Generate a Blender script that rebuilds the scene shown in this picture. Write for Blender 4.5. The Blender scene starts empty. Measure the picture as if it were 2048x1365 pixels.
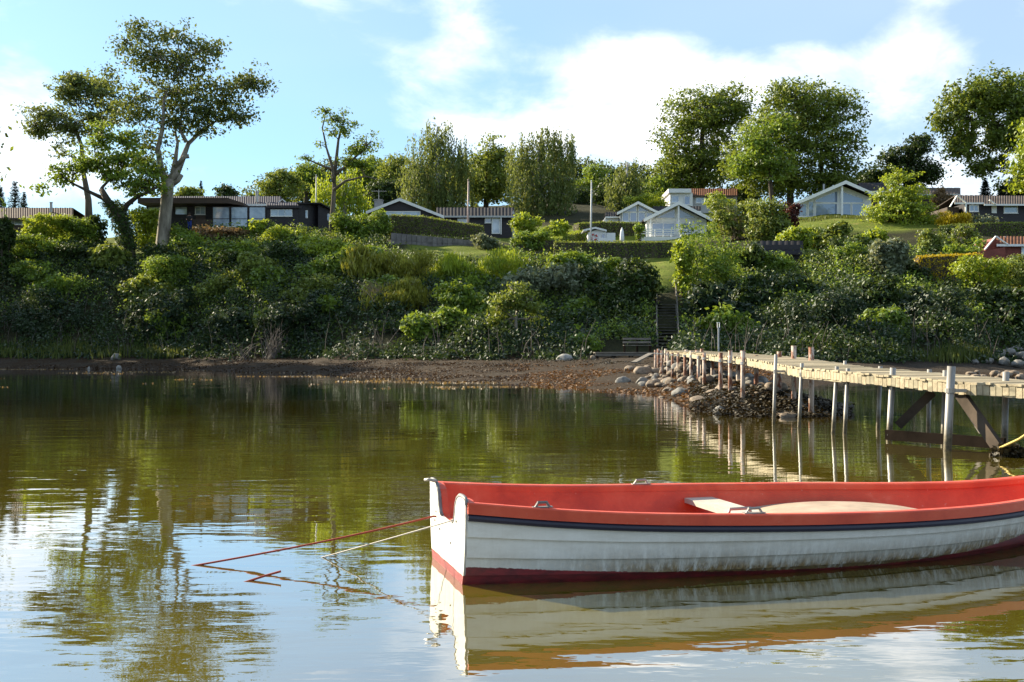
import bpy, math, random
import numpy as np
from mathutils import Vector, noise as mnoise

random.seed(7)
RNG = np.random.default_rng(11)
sc = bpy.context.scene
COL = sc.collection

# ------------------------------------------------------------------ survey of the place
# F0: metres sideways per unit of survey distance; K: true metres of depth per survey unit
F0, YH, H, K = 1773.0, 695.0, 1.6, 1.25

def P(x, y, D):
    return Vector(((x - 1024) * D / F0, K * D, H + (YH - y) * D / F0))

# ------------------------------------------------------------------ camera
cam_d = bpy.data.cameras.new('camera')
cam = bpy.data.objects.new('camera', cam_d)
COL.objects.link(cam)
cam.location = (0, 0, H)
cam.rotation_euler = (math.radians(90), 0, 0)
cam_d.sensor_width = 36
cam_d.lens = 36 * F0 * K / 2048
cam_d.shift_y = (YH - 682.5) / 2048
cam_d.clip_start = 0.1
cam_d.clip_end = 3000
sc.camera = cam

# ------------------------------------------------------------------ light
SUN_EL, SUN_BACK = math.radians(27), math.radians(37)
SUN = Vector((-math.cos(SUN_EL) * math.cos(SUN_BACK), math.cos(SUN_EL) * math.sin(SUN_BACK), math.sin(SUN_EL)))
sl = bpy.data.lights.new('sun', 'SUN')
sl.energy = 5.0
sl.angle = math.radians(0.6)
sl.color = (1.0, 0.88, 0.66)
so = bpy.data.objects.new('sun', sl)
COL.objects.link(so)
so.rotation_euler = SUN.to_track_quat('Z', 'Y').to_euler()
so.location = (-60, 40, 80)

sc.view_settings.view_transform = 'Standard'
sc.view_settings.look = 'None'
sc.view_settings.exposure = 1.45
sc.view_settings.gamma = 1.0
sc.view_settings.use_curve_mapping = False
sc.cycles.use_denoising = True
sc.cycles.max_bounces = 7
sc.cycles.diffuse_bounces = 3
sc.cycles.glossy_bounces = 4
sc.cycles.transmission_bounces = 4
sc.cycles.sample_clamp_indirect = 6.0
sc.cycles.caustics_reflective = False
sc.cycles.caustics_refractive = False

class N:
    """tiny node-tree helper"""
    def __init__(s, tree):
        s.t = tree; s.n = tree.nodes; s.l = tree.links
    def add(s, typ, ins=None, **kw):
        nd = s.n.new(typ)
        for k, v in kw.items():
            setattr(nd, k, v)
        for k, v in (ins or {}).items():
            s.set(nd.inputs[k], v)
        return nd
    def set(s, sock, v):
        if isinstance(v, bpy.types.NodeSocket):
            s.l.new(v, sock)
        elif isinstance(v, bpy.types.Node):
            s.l.new(v.outputs[0], sock)
        else:
            sock.default_value = v
    def math(s, op, a, b=None, c=None, clamp=False):
        nd = s.n.new('ShaderNodeMath'); nd.operation = op; nd.use_clamp = clamp
        s.set(nd.inputs[0], a)
        if b is not None: s.set(nd.inputs[1], b)
        if c is not None: s.set(nd.inputs[2], c)
        return nd.outputs[0]
    def mix(s, f, a, b, blend='MIX'):
        nd = s.n.new('ShaderNodeMix'); nd.data_type = 'RGBA'; nd.blend_type = blend
        s.set(nd.inputs[0], f); s.set(nd.inputs[6], c4(a)); s.set(nd.inputs[7], c4(b))
        return nd.outputs[2]
    def ramp(s, f, stops, interp='LINEAR'):
        nd = s.n.new('ShaderNodeValToRGB'); cr = nd.color_ramp; cr.interpolation = interp
        while len(cr.elements) < len(stops): cr.elements.new(0.5)
        for e, (p, c) in zip(cr.elements, stops):
            e.position = p; e.color = c4(c)
        s.set(nd.inputs[0], f)
        return nd.outputs[0]
    def noise(s, vec, scale, detail=4, rough=0.55, dist=0.0):
        nd = s.n.new('ShaderNodeTexNoise')
        if vec is not None: s.set(nd.inputs['Vector'], vec)
        nd.inputs['Scale'].default_value = scale; nd.inputs['Detail'].default_value = detail
        nd.inputs['Roughness'].default_value = rough; nd.inputs['Distortion'].default_value = dist
        return nd.outputs[0]
    def mapping(s, vec, scale=(1, 1, 1), loc=(0, 0, 0), rot=(0, 0, 0)):
        nd = s.n.new('ShaderNodeMapping')
        s.set(nd.inputs[0], vec)
        nd.inputs['Location'].default_value = loc; nd.inputs['Rotation'].default_value = rot
        nd.inputs['Scale'].default_value = scale
        return nd.outputs[0]
    def smooth(s, v, a, b):
        nd = s.n.new('ShaderNodeMapRange'); nd.interpolation_type = 'SMOOTHSTEP'
        s.set(nd.inputs[0], v); nd.inputs[1].default_value = a; nd.inputs[2].default_value = b
        return nd.outputs[0]

def c4(c):
    if isinstance(c, (bpy.types.NodeSocket, bpy.types.Node)): return c
    if isinstance(c, (int, float)): return (c, c, c, 1)
    return tuple(c) if len(c) == 4 else (c[0], c[1], c[2], 1)

# ------------------------------------------------------------------ sky
world = bpy.data.worlds.new('World')
sc.world = world
world.use_nodes = True
wt = N(world.node_tree)
wt.n.clear()
sky = wt.add('ShaderNodeTexSky', sky_type='NISHITA', sun_disc=False, sun_elevation=SUN_EL,
             sun_rotation=math.radians(-90) + SUN_BACK, altitude=0, air_density=1.0, dust_density=0.6, ozone_density=2.0)
tc = wt.add('ShaderNodeTexCoord')
dirv = tc.outputs['Generated']
sep = wt.add('ShaderNodeSeparateXYZ', {0: dirv})
# cirrus / cumulus: noise over the whole dome, denser where the photograph has its banks
stretched = wt.mapping(dirv, scale=(1.0, 1.0, 2.2))
n1 = wt.noise(stretched, 3.4, 8, 0.56, 0.35)
n2 = wt.noise(wt.mapping(dirv, scale=(1, 1, 3.0), loc=(3.1, 0.7, 1.9)), 1.5, 3, 0.5)
n3 = wt.noise(wt.mapping(dirv, scale=(1, 1, 1.8), loc=(1.1, 5.7, 2.9)), 9.0, 6, 0.6, 0.3)
field = wt.math('MULTIPLY_ADD', n1, 1.05, wt.math('MULTIPLY_ADD', n2, 0.38, wt.math('MULTIPLY', wt.math('SUBTRACT', n3, 0.5), 0.75)))
def bank(px, py, rx, ry, amp):
    c = (P(px, py, 1.0) - Vector((0, 0, H))).normalized()
    v = wt.add('ShaderNodeVectorMath', {0: dirv, 1: tuple(c)}, operation='SUBTRACT')
    s = wt.add('ShaderNodeVectorMath', {0: v.outputs[0], 1: (F0 * K / rx, F0 * K / rx, F0 * K / ry)}, operation='MULTIPLY')
    d = wt.add('ShaderNodeVectorMath', {0: s.outputs[0], 1: s.outputs[0]}, operation='DOT_PRODUCT')
    return wt.math('MULTIPLY', wt.math('EXPONENT', wt.math('MULTIPLY', d.outputs['Value'], -1.0)), amp)
for b in [(1285, 110, 120, 55, .27), (1440, 165, 140, 55, .20), (1600, 130, 130, 50, .18), (1830, 90, 110, 52, .26), (1740, 165, 200, 60, .18), (1220, 160, 100, 45, .14),
          (1500, 280, 460, 100, .12), (1180, 330, 260, 90, .12), (930, 50, 70, 75, .20), (845, 125, 75, 42, .15), (1040, 80, 60, 50, .08), (20, 240, 120, 100, .42), (60, 340, 300, 70, .26), (1990, 330, 200, 90, .14),
          (150, 15, 90, 22, .10), (300, 5, 60, 22, .12),
          (430, 110, 300, 90, -.10), (620, 210, 200, 70, -.06), (1065, 215, 110, 60, -.12), (1430, 20, 150, 50, -.26), (1640, 25, 130, 50, -.26), (1110, 20, 80, 60, -.08), (1990, 90, 90, 90, -.22), (1510, 85, 60, 30, -.10), (1700, 75, 40, 30, -.06), (1850, 260, 80, 40, -.10)]:
    field = wt.math('ADD', field, bank(*b))
mask = wt.smooth(field, 0.73, 1.26)
elev = wt.math('MAXIMUM', sep.outputs[2], 0.0)
haze = wt.math('EXPONENT', wt.math('MULTIPLY', elev, -6.0))
thin = wt.math('MULTIPLY_ADD', wt.smooth(n2, 0.30, 0.75), 0.22, 0.34)
skyc = wt.add('ShaderNodeVectorMath', {0: sky, 1: (0.28, 0.53, 0.68)}, operation='MULTIPLY').outputs[0]
veil = wt.mix(wt.math('MAXIMUM', wt.math('MULTIPLY', haze, 0.95), thin), skyc, (3.4, 3.9, 4.25))
full = wt.mix(wt.math('POWER', mask, 0.8), veil, wt.mix(wt.smooth(n3, .35, .65), (5.2, 5.35, 5.6), (6.3, 6.3, 6.35)))
bg = wt.add('ShaderNodeBackground', {0: full, 1: 0.103})
out = wt.add('ShaderNodeOutputWorld', {0: bg})

# ------------------------------------------------------------------ materials
MATS = {}
def material(name):
    m = bpy.data.materials.new(name); m.use_nodes = True
    t = N(m.node_tree); t.n.clear()
    o = t.add('ShaderNodeOutputMaterial')
    MATS[name] = m
    return m, t, o

def bump(t, h, strength=0.3, dist=0.02):
    return t.add('ShaderNodeBump', {'Height': h, 'Strength': strength, 'Distance': dist}).outputs[0]

def plain(name, col, rough=0.6, var=0.25, scale=3.0, spec=0.4, metal=0.0, bmp=0.15, stretch=(1, 1, 1), dirt=None):
    m, t, o = material(name)
    v = t.mapping(t.add('ShaderNodeTexCoord').outputs['Object'], scale=stretch)
    nz = t.noise(v, scale, 5, 0.6)
    lo = tuple(c * (1 - var) for c in col); hi = tuple(min(1, c * (1 + var)) for c in col)
    base = t.ramp(nz, [(0.3, lo), (0.7, hi)])
    if dirt:
        base = t.mix(t.math('MULTIPLY', t.smooth(t.noise(v, scale * 0.37, 6, 0.65), 0.5, 0.75), 0.75), base, dirt)
    b = t.add('ShaderNodeBsdfPrincipled', {'Base Color': base, 'Roughness': rough, 'Metallic': metal, 'Specular IOR Level': spec})
    if bmp: t.set(b.inputs['Normal'], bump(t, t.noise(v, scale * 4, 4, 0.6), bmp, 0.02))
    t.set(o.inputs[0], b)
    return m

def leaf(name, dark, light, trans=0.35, hue=None):
    m, t, o = material(name)
    a = t.add('ShaderNodeAttribute', attribute_name='tint')
    col = t.mix(a.outputs['Fac'], dark, light)
    if hue: col = t.mix(t.math('GREATER_THAN', a.outputs['Fac'], 0.93), col, hue)
    d = t.add('ShaderNodeBsdfDiffuse', {0: col})
    tr = t.add('ShaderNodeBsdfTranslucent', {0: t.mix(0.5, col, (light[0] * 1.6, light[1] * 1.35, light[2] * 0.6))})
    mx = t.add('ShaderNodeMixShader', {0: trans, 1: d, 2: tr})
    g = t.add('ShaderNodeBsdfGlossy', {0: (1, 1, 1, 1), 'Roughness': 0.6})
    lw = t.add('ShaderNodeFresnel', {0: 1.35})
    mx2 = t.add('ShaderNodeMixShader', {0: t.math('MULTIPLY', lw, 0.05), 1: mx, 2: g})
    t.set(o.inputs[0], mx2)
    return m

leaf('leaf_mid', (0.055, 0.100, 0.018), (0.239, 0.341, 0.048))
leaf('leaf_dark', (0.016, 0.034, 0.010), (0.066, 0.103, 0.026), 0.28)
leaf('leaf_blue', (0.014, 0.032, 0.017), (0.052, 0.080, 0.034), 0.25)  # shade low on the bank put into darker bluish leaves
leaf('leaf_yellow', (.110, .130, .020), (.360, .370, .065), 0.4)
leaf('leaf_lime', (0.101, 0.160, 0.017), (0.346, 0.434, 0.048), 0.42)
leaf('leaf_olive', (0.070, 0.106, 0.020), (0.243, 0.303, 0.063), 0.35)
leaf('leaf_silver', (0.077, 0.101, 0.055), (0.260, 0.298, 0.190), 0.3)
leaf('leaf_birch', (.060, .090, .028), (.215, .265, .080), 0.38)
leaf('leaf_beech', (0.050, 0.081, 0.015), (0.216, 0.283, 0.046), 0.36)
leaf('leaf_elm', (.036, .058, .018), (.165, .210, .055), 0.34)
leaf('leaf_conifer', (.012, .026, .018), (.035, .058, .032), 0.15)
leaf('leaf_red', (.045, .016, .014), (.130, .045, .030), 0.3)
leaf('leaf_dry', (.130, .088, .046), (.290, .205, .110), 0.25)
leaf('leaf_gold', (.26, .20, .012), (.62, .47, .022), 0.3)
leaf('leaf_flower', (.45, .45, .36), (.75, .74, .66), 0.2)
leaf('leaf_weed', (.030, .015, .006), (.21, .098, .026), 0.15)
leaf('leaf_weed_brown', (.016, .010, .005), (.085, .045, .016), 0.15)
leaf('leaf_weed_dark', (.012, .010, .006), (.070, .052, .024), 0.1)
leaf('leaf_grass', (.045, .070, .018), (.150, .175, .050), 0.3)

def bark(name, a, b, scale=2.0):
    m, t, o = material(name)
    v = t.mapping(t.add('ShaderNodeTexCoord').outputs['Object'], scale=(1, 1, 0.25))
    base = t.ramp(t.noise(v, scale, 6, 0.65), [(0.32, a), (0.62, b)])
    bs = t.add('ShaderNodeBsdfPrincipled', {'Base Color': base, 'Roughness': 0.85, 'Specular IOR Level': 0.2})
    t.set(bs.inputs['Normal'], bump(t, t.noise(v, scale * 3, 5, 0.7), 0.6, 0.06))
    t.set(o.inputs[0], bs)
bark('bark_pale', (.13, .11, .085), (.34, .30, .24))
bark('bark_dark', (.030, .024, .018), (.085, .068, .05))
bark('bark_mid', (.060, .048, .036), (.17, .14, .105))
bark('bark_birch', (.10, .09, .08), (.55, .53, .49), 1.2)

plain('black_timber', (.020, .018, .022), .55, .35, 1.2, .35, stretch=(1, 1, 9))
plain('brown_timber', (.052, .034, .026), .6, .3, 1.5, stretch=(1, 1, 8))
plain('white_paint', (.78, .78, .76), .5, .06, 2.0, .4, bmp=.05)
plain('grey_paint', (.42, .43, .43), .5, .1, 2.0)
plain('roof_navy', (.030, .031, .050), .75, .3, .8, .12)
plain('roof_brown', (.060, .038, .032), .8, .3, .8, .1)
plain('roof_dark', (.026, .025, .028), .75, .3, .8, .12)
plain('roof_tile', (.15, .070, .042), .8, .35, 1.6, .1)
plain('roof_grey', (.12, .098, .088), .8, .25, 1.0, .1)
plain('brick_red', (.20, .055, .040), .75, .25, 2.0)
plain('chimney_grey', (.36, .35, .34), .8, .2, 2.0)
plain('steel_flue', (.40, .38, .36), .35, .2, 2.0, metal=.6)
plain('stone_wall', (.165, .15, .14), .85, .35, 1.6, bmp=.5)
plain('stone_grey', (.19, .18, .165), .85, .4, 2.2, bmp=.7, dirt=(.12, .10, .06))
plain('stone_tan', (.22, .17, .125), .85, .4, 2.6, bmp=.7, dirt=(.10, .075, .04))
plain('stone_pale', (.27, .26, .24), .85, .25, 2.4, bmp=.5, dirt=(.16, .14, .10))
plain('old_timber', (.17, .15, .125), .8, .4, 2.0, stretch=(1, 6, 6))
plain('stair_timber', (.085, .078, .068), .85, .4, 2.5)
plain('dock_plank', (.40, .335, .225), .75, .35, 1.4, .3, bmp=.35, stretch=(1, 5, 5), dirt=(.24, .20, .13))
plain('dock_beam', (.33, .29, .20), .8, .45, 2.2, .3, stretch=(1, 1, 4), dirt=(.16, .13, .085))
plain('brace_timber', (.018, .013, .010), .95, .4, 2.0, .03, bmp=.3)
plain('aluminium', (.30, .285, .26), .5, .25, 5.0, metal=.35, dirt=(.33, .30, .25), stretch=(1, 1, .3))
plain('strut_timber', (.075, .058, .045), .9, .4, 2.0, .1, bmp=.3)
plain('rope_red', (.34, .06, .035), .8, .25, 60.0)
plain('rope_white', (.62, .57, .50), .8, .2, 60.0)
plain('rope_yellow', (.55, .40, .12), .8, .2, 60.0)
plain('boat_grey_rubber', (.17, .165, .16), .55, .25, 8.0)
plain('boat_navy', (.016, .015, .032), .45, .3, 4.0)
plain('boat_cream', (.38, .29, .21), .6, .2, 6.0, dirt=(.34, .22, .15))
plain('boat_seat', (.50, .45, .38), .55, .15, 5.0, dirt=(.36, .30, .22))
plain('buoy_red', (.50, .05, .035), .5, .15, 4.0)
plain('skin', (.45, .27, .19), .6, .1, 4.0)
plain('cloth_dark', (.022, .021, .026), .85, .2, 9.0)
plain('cloth_blue', (.02, .045, .26), .8, .2, 9.0)
plain('hair_brown', (.06, .04, .028), .7, .2, 20.0)
plain('twig_dry', (.27, .20, .125), .85, .35, 3.0)
plain('twig_grey', (.085, .07, .06), .85, .35, 3.0)
plain('flag_pole_red', (.52, .36, .31), .5, .3, 1.0)

m, t, o = material('rust_post')            # rusty steel tube with flaking white paint
v = t.add('ShaderNodeTexCoord').outputs['Object']
fl = t.smooth(t.noise(t.mapping(v, scale=(1, 1, .45)), 5.5, 6, .65), .44, .56)
base = t.mix(fl, t.ramp(t.noise(v, 14, 4), [(.3, (.115, .040, .020)), (.7, (.30, .115, .055))]), (.55, .44, .36))
b = t.add('ShaderNodeBsdfPrincipled', {'Base Color': base, 'Roughness': .75})
t.set(b.inputs['Normal'], bump(t, fl, .5, .01)); t.set(o.inputs[0], b)

m, t, o = material('post_steel')           # galvanised tube: dull above, slimy and brown in the tide band
v = t.add('ShaderNodeTexCoord').outputs['Object']
sz_ = t.add('ShaderNodeSeparateXYZ', {0: v}).outputs[2]
up_ = t.ramp(t.noise(t.mapping(v, scale=(1, 1, .25)), 7, 6, .7), [(.3, (.19, .18, .165)), (.7, (.38, .365, .34))])
sl_ = t.ramp(t.noise(v, 18, 4, .7), [(.35, (.035, .028, .014)), (.7, (.15, .115, .06))])
tide = t.smooth(t.math('MULTIPLY_ADD', t.noise(v, 9, 4, .7), .25, sz_), .62, .30)
b = t.add('ShaderNodeBsdfPrincipled', {'Base Color': t.mix(tide, up_, sl_), 'Roughness': .55, 'Metallic': .25}); t.set(o.inputs[0], b)

m, t, o = material('glass_pane')           # window glass, bluish sky reflection put into its base colour
b = t.add('ShaderNodeBsdfPrincipled', {'Base Color': (.19, .25, .38, 1), 'Roughness': .04, 'IOR': 2.0, 'Specular IOR Level': .5})
t.set(o.inputs[0], b)
m, t, o = material('glass_bright')         # pane with pale curtains behind, bluish sky reflection put into the colour
v = t.add('ShaderNodeTexCoord').outputs['Object']
b = t.add('ShaderNodeBsdfPrincipled', {'Base Color': t.ramp(t.noise(v, 1.1, 3), [(.35, (.22, .29, .40)), (.65, (.45, .53, .64))]), 'Roughness': .06, 'IOR': 1.8, 'Specular IOR Level': .7})
t.set(o.inputs[0], b)

# boat hull: white gelcoat, red bottom paint, brown slime above the waterline
m, t, o = material('boat_hull')
v = t.add('ShaderNodeTexCoord').outputs['Object']
sx = t.add('ShaderNodeSeparateXYZ', {0: v})
redline = t.ramp(t.math('DIVIDE', sx.outputs[0], 5.9), [(0, .27), (.10, .19), (.25, .10), (.42, .03), (.58, .03), (.72, .16), (.85, .42), (1, .8)], 'B_SPLINE')
redz = t.math('MULTIPLY', redline, 0.5)
wob = t.math('MULTIPLY', t.math('SUBTRACT', t.noise(t.mapping(v, scale=(9, 1, 2)), 6, 4, .7), .5), .03)
above = t.math('SUBTRACT', t.math('ADD', sx.outputs[2], wob), redz)
streak = t.noise(t.mapping(v, scale=(7, 1, 2.0)), 2.2, 8, .78, .25)
amt = t.math('MULTIPLY', t.math('EXPONENT', t.math('MULTIPLY', t.math('MAXIMUM', above, 0), -11.0)), t.smooth(streak, .30, .60))
low = t.math('MULTIPLY', t.math('MULTIPLY_ADD', t.smooth(sx.outputs[0], .3, 1.6), .8, .2), t.math('MULTIPLY', amt, 1.7, clamp=True))
white = t.ramp(t.noise(t.mapping(v, scale=(1.2, 1, 4)), 2.5, 6, .65), [(.3, (.72, .68, .60)), (.62, (.86, .83, .76))])
grime = t.math('MULTIPLY', t.smooth(t.noise(t.mapping(v, scale=(6, 1, .9)), 1.6, 7, .75, .8),   .5, .8), .22)
white = t.mix(grime, white, (.46, .40, .30))
col = t.mix(t.math('MULTIPLY', low, .95), white, t.ramp(t.noise(v, 40, 3), [(.35, (.11, .060, .012)), (.7, (.34, .215, .070))]))
red = t.ramp(t.noise(t.mapping(v, scale=(1, 1, 3)), 7, 5, .7), [(.3, (.055, .012, .014)), (.62, (.24, .024, .028))])
col = t.mix(t.math('LESS_THAN', above, 0.0), col, red)
b = t.add('ShaderNodeBsdfPrincipled', {'Base Color': col, 'Roughness': .38, 'Specular IOR Level': .5})
t.set(b.inputs['Normal'], bump(t, t.noise(v, 9, 4), .06, .02)); t.set(o.inputs[0], b)

m, t, o = material('boat_white')           # white gelcoat of the transom, rust weeps below the fittings
v = t.add('ShaderNodeTexCoord').outputs['Object']
white = t.ramp(t.noise(v, 3, 6, .65), [(.3, (.66, .63, .57)), (.62, (.80, .78, .73))])
white = t.mix(t.math('MULTIPLY', t.smooth(t.noise(t.mapping(v, scale=(1, 14, 1.5)), 2, 5, .7), .52, .72), .4), white, (.50, .36, .20))
b = t.add('ShaderNodeBsdfPrincipled', {'Base Color': t.mix(t.math('LESS_THAN', t.math('MULTIPLY_ADD', t.noise(v, 9, 4), .02, t.add('ShaderNodeSeparateXYZ', {0: v}).outputs[2]), .075), t.mix(.06, white, (.5, .45, .35)), (.26, .03, .025)), 'Roughness': .4}); t.set(o.inputs[0], b)  # red foot paints the hull bottom's reflected red onto the transom

m, t, o = material('boat_red')             # faded red gelcoat with chalky patches
v = t.add('ShaderNodeTexCoord').outputs['Object']
base = t.ramp(t.noise(v, 2.2, 7, .65, .4), [(.25, (.40, .034, .016)), (.5, (.62, .075, .030)), (.62, (.66, .10, .045)), (.8, (.74, .24, .15))])
base = t.mix(t.math('MULTIPLY', t.smooth(t.noise(v, 26, 4, .7), .64, .74), .5), base, (.62, .34, .26))
b = t.add('ShaderNodeBsdfPrincipled', {'Base Color': base, 'Roughness': .46, 'Specular IOR Level': .4})
t.set(b.inputs['Normal'], bump(t, t.noise(v, 14, 4), .08, .02)); t.set(o.inputs[0], b)

# water: murky, with the surface reflection growing towards grazing angles
m, t, o = material('water')
geo = t.add('ShaderNodeNewGeometry')
pos = geo.outputs['Position']
dep = t.add('ShaderNodeAttribute', attribute_name='depth').outputs['Fac']
patch = t.noise(t.mapping(pos, scale=(1, .6, 1)), .35, 4, .6)
murk = t.ramp(patch, [(.35, (.090, .070, .008)), (.65, (.150, .120, .013))])
murk = t.mix(t.smooth(t.math('MULTIPLY_ADD', t.math('SUBTRACT', patch, .5), .25, dep), .02, .34), (.055, .030, .012), murk)
r1 = t.noise(t.mapping(pos, scale=(.55, 1.5, 1), rot=(0, 0, .10)), 1.5, 2, .5, .3)
r2 = t.noise(t.mapping(pos, scale=(1.0, 2.4, 1), rot=(0, 0, -.16), loc=(7, 3, 0)), 4.6, 2, .5, .2)
big = t.smooth(t.noise(t.mapping(pos, scale=(.25, .8, 1)), .35, 2, .5), .35, .7)
hgt = t.math('ADD', t.math('MULTIPLY', r1, t.math('MULTIPLY_ADD', big, .8, .5)), t.math('MULTIPLY', r2, t.math('MULTIPLY_ADD', big, .16, .05)))
nrm = bump(t, hgt, 1.0, .0062)
df = t.add('ShaderNodeBsdfDiffuse', {0: murk})
gl = t.add('ShaderNodeBsdfGlossy', {0: (.97, .98, 1, 1), 'Roughness': .012, 'Normal': nrm})
fr = t.add('ShaderNodeFresnel', {0: 1.60, 'Normal': nrm})
fac = t.math('MULTIPLY_ADD', fr, .88, .30, clamp=True)
mx = t.add('ShaderNodeMixShader', {0: fac, 1: df, 2: gl})
t.set(o.inputs[0], mx)

# ground: soil under the thicket, mown lawn, pebbly beach with wrack
m, t, o = material('ground')
geo = t.add('ShaderNodeNewGeometry'); pos = geo.outputs['Position']
za = t.add('ShaderNodeAttribute', attribute_name='zone')
zs = t.add('ShaderNodeSeparateColor', {0: za.outputs['Color']})
nA = t.noise(pos, .9, 6, .65); nB = t.noise(pos, 6.0, 5, .7); nC = t.noise(pos, 22.0, 3, .6)
soil = t.ramp(nB, [(.3, (.018, .018, .010)), (.7, (.050, .050, .022))])
lawn = t.mix(t.smooth(nB, .3, .7), (.085, .125, .016), (.165, .185, .028))
lawn = t.mix(t.math('MULTIPLY', t.smooth(nA, .52, .7), .6), lawn, (.27, .22, .075))
sand = t.mix(t.smooth(nC, .42, .66), (.036, .029, .022), (.085, .068, .052))
wrack = t.mix(t.smooth(nC, .35, .65), (.012, .008, .005), (.062, .033, .013))
beach = t.mix(t.smooth(t.math('MULTIPLY_ADD', nB, .6, t.math('MULTIPLY', nA, .5)), .45, .62), sand, wrack)
col = t.mix(zs.outputs[0], soil, lawn)
col = t.mix(zs.outputs[1], col, beach)
col = t.mix(zs.outputs[2], col, sand)
b = t.add('ShaderNodeBsdfPrincipled', {'Base Color': col, 'Roughness': .95, 'Specular IOR Level': .1})
t.set(b.inputs['Normal'], bump(t, t.math('ADD', nB, t.math('MULTIPLY', nC, .6)), .8, .08)); t.set(o.inputs[0], b)

# ------------------------------------------------------------------ mesh helpers
class MB:
    def __init__(s): s.v = []; s.f = []
    def face(s, pts):
        i = len(s.v); s.v += [tuple(p) for p in pts]; s.f.append(list(range(i, i + len(pts)))); return s
    def box(s, x0, x1, y0, y1, z0, z1):
        return s.hexa([(x0, y0, z0), (x1, y0, z0), (x1, y1, z0), (x0, y1, z0), (x0, y0, z1), (x1, y0, z1), (x1, y1, z1), (x0, y1, z1)])
    def hexa(s, p):
        i = len(s.v); s.v += [tuple(q) for q in p]
        s.f += [[i + k for k in q] for q in ((0, 3, 2, 1), (4, 5, 6, 7), (0, 1, 5, 4), (1, 2, 6, 5), (2, 3, 7, 6), (3, 0, 4, 7))]
        return s
    def prism(s, poly, axis, a, b):
        """poly of 2-D points extruded along axis 'x','y' or 'z' from a to b"""
        def mk(p, t):
            return {'x': (t, p[0], p[1]), 'y': (p[0], t, p[1]), 'z': (p[0], p[1], t)}[axis]
        n = len(poly); i = len(s.v)
        s.v += [mk(p, a) for p in poly] + [mk(p, b) for p in poly]
        s.f.append(list(range(i, i + n))[::-1]); s.f.append(list(range(i + n, i + 2 * n)))
        for k in range(n):
            k2 = (k + 1) % n
            s.f.append([i + k, i + k2, i + n + k2, i + n + k])
        return s
    def tube(s, pts, rad, n=6, cap=True):
        pts = [Vector(p) for p in pts]
        if not hasattr(rad, '__len__'): rad = [rad] * len(pts)
        rings = []; ref = Vector((.31, .87, .17))
        for k, p in enumerate(pts):
            d = (pts[min(k + 1, len(pts) - 1)] - pts[max(k - 1, 0)])
            if d.length < 1e-9: d = Vector((0, 0, 1))
            d.normalize()
            a = d.cross(ref)
            if a.length < .1: a = d.cross(Vector((1, 0, 0)))
            a.normalize(); b = d.cross(a)
            i = len(s.v)
            for q in range(n):
                th = 2 * math.pi * q / n
                s.v.append(tuple(p + (a * math.cos(th) + b * math.sin(th)) * rad[k]))
            rings.append(i)
        for i, j in zip(rings[:-1], rings[1:]):
            for q in range(n):
                q2 = (q + 1) % n
                s.f.append([i + q, i + q2, j + q2, j + q])
        if cap:
            s.f.append([rings[0] + q for q in range(n)][::-1]); s.f.append([rings[-1] + q for q in range(n)])
        return s
    def beam(s, a, b, w, h, up=(0, 0, 1)):
        a = Vector(a); b = Vector(b); d = (b - a).normalized(); sd = d.cross(Vector(up))
        if sd.length < 1e-3: sd = Vector((1, 0, 0))
        sd.normalize(); u = sd.cross(d)
        sd *= w / 2; u *= h / 2
        return s.hexa([a - sd - u, a + sd - u, b + sd - u, b - sd - u, a - sd + u, a + sd + u, b + sd + u, b - sd + u])
    def mesh(s, name, mat, smooth=False):
        me = bpy.data.meshes.new(name)
        me.from_pydata(s.v, [], s.f)
        me.materials.append(MATS[mat])
        if smooth: me.polygons.foreach_set('use_smooth', [True] * len(me.polygons))
        me.update()
        return me
    def build(s, name, mat, parent=None, smooth=False, loc=None):
        return obj(name, s.mesh(name, mat, smooth), parent, loc)

def obj(name, me, parent=None, loc=None):
    o = bpy.data.objects.new(name, me); COL.objects.link(o)
    if parent is not None: o.parent = parent
    if loc is not None: o.location = loc
    return o

def tag(o, label=None, cat=None, group=None, kind=None):
    if label: o['label'] = label
    if cat: o['category'] = cat
    if group: o['group'] = group
    if kind: o['kind'] = kind
    return o

def thing(name, label, cat, loc, group=None, rz=0):
    o = bpy.data.objects.new(name, None); COL.objects.link(o)
    o.location = loc; o.rotation_euler = (0, 0, rz); o.empty_display_size = .3
    return tag(o, label, cat, group)

# ------------------------------------------------------------------ leaves (many small rhombs with a tint each)
def rvec(n):
    v = RNG.normal(size=(n, 3)); return v / np.linalg.norm(v, axis=1, keepdims=True)

def leaf_mesh(name, mat, c, nrm, size, tint, along=None, aspect=.55):
    n = len(c)
    if along is None: along = rvec(n)
    t = along - nrm * np.sum(along * nrm, axis=1, keepdims=True)
    t /= np.maximum(np.linalg.norm(t, axis=1, keepdims=True), 1e-6)
    b = np.cross(nrm, t)
    L = (size / 2)[:, None]; W = L * aspect
    v = np.empty((n, 4, 3), np.float32)
    v[:, 0] = c - t * L; v[:, 1] = c + b * W - t * L * .15; v[:, 2] = c + t * L; v[:, 3] = c - b * W - t * L * .15
    me = bpy.data.meshes.new(name)
    me.vertices.add(n * 4); me.vertices.foreach_set('co', v.reshape(-1))
    me.loops.add(n * 4); me.loops.foreach_set('vertex_index', np.arange(n * 4, dtype=np.int32))
    me.polygons.add(n); me.polygons.foreach_set('loop_start', np.arange(0, n * 4, 4, dtype=np.int32))
    me.update(calc_edges=True)
    a = me.attributes.new('tint', 'FLOAT', 'POINT')
    a.data.foreach_set('value', np.repeat(np.clip(tint, 0, 1), 4).astype(np.float32))
    me.materials.append(MATS[mat])
    return me

def unit(v): return v / np.maximum(np.linalg.norm(v, axis=1, keepdims=True), 1e-6)

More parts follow.
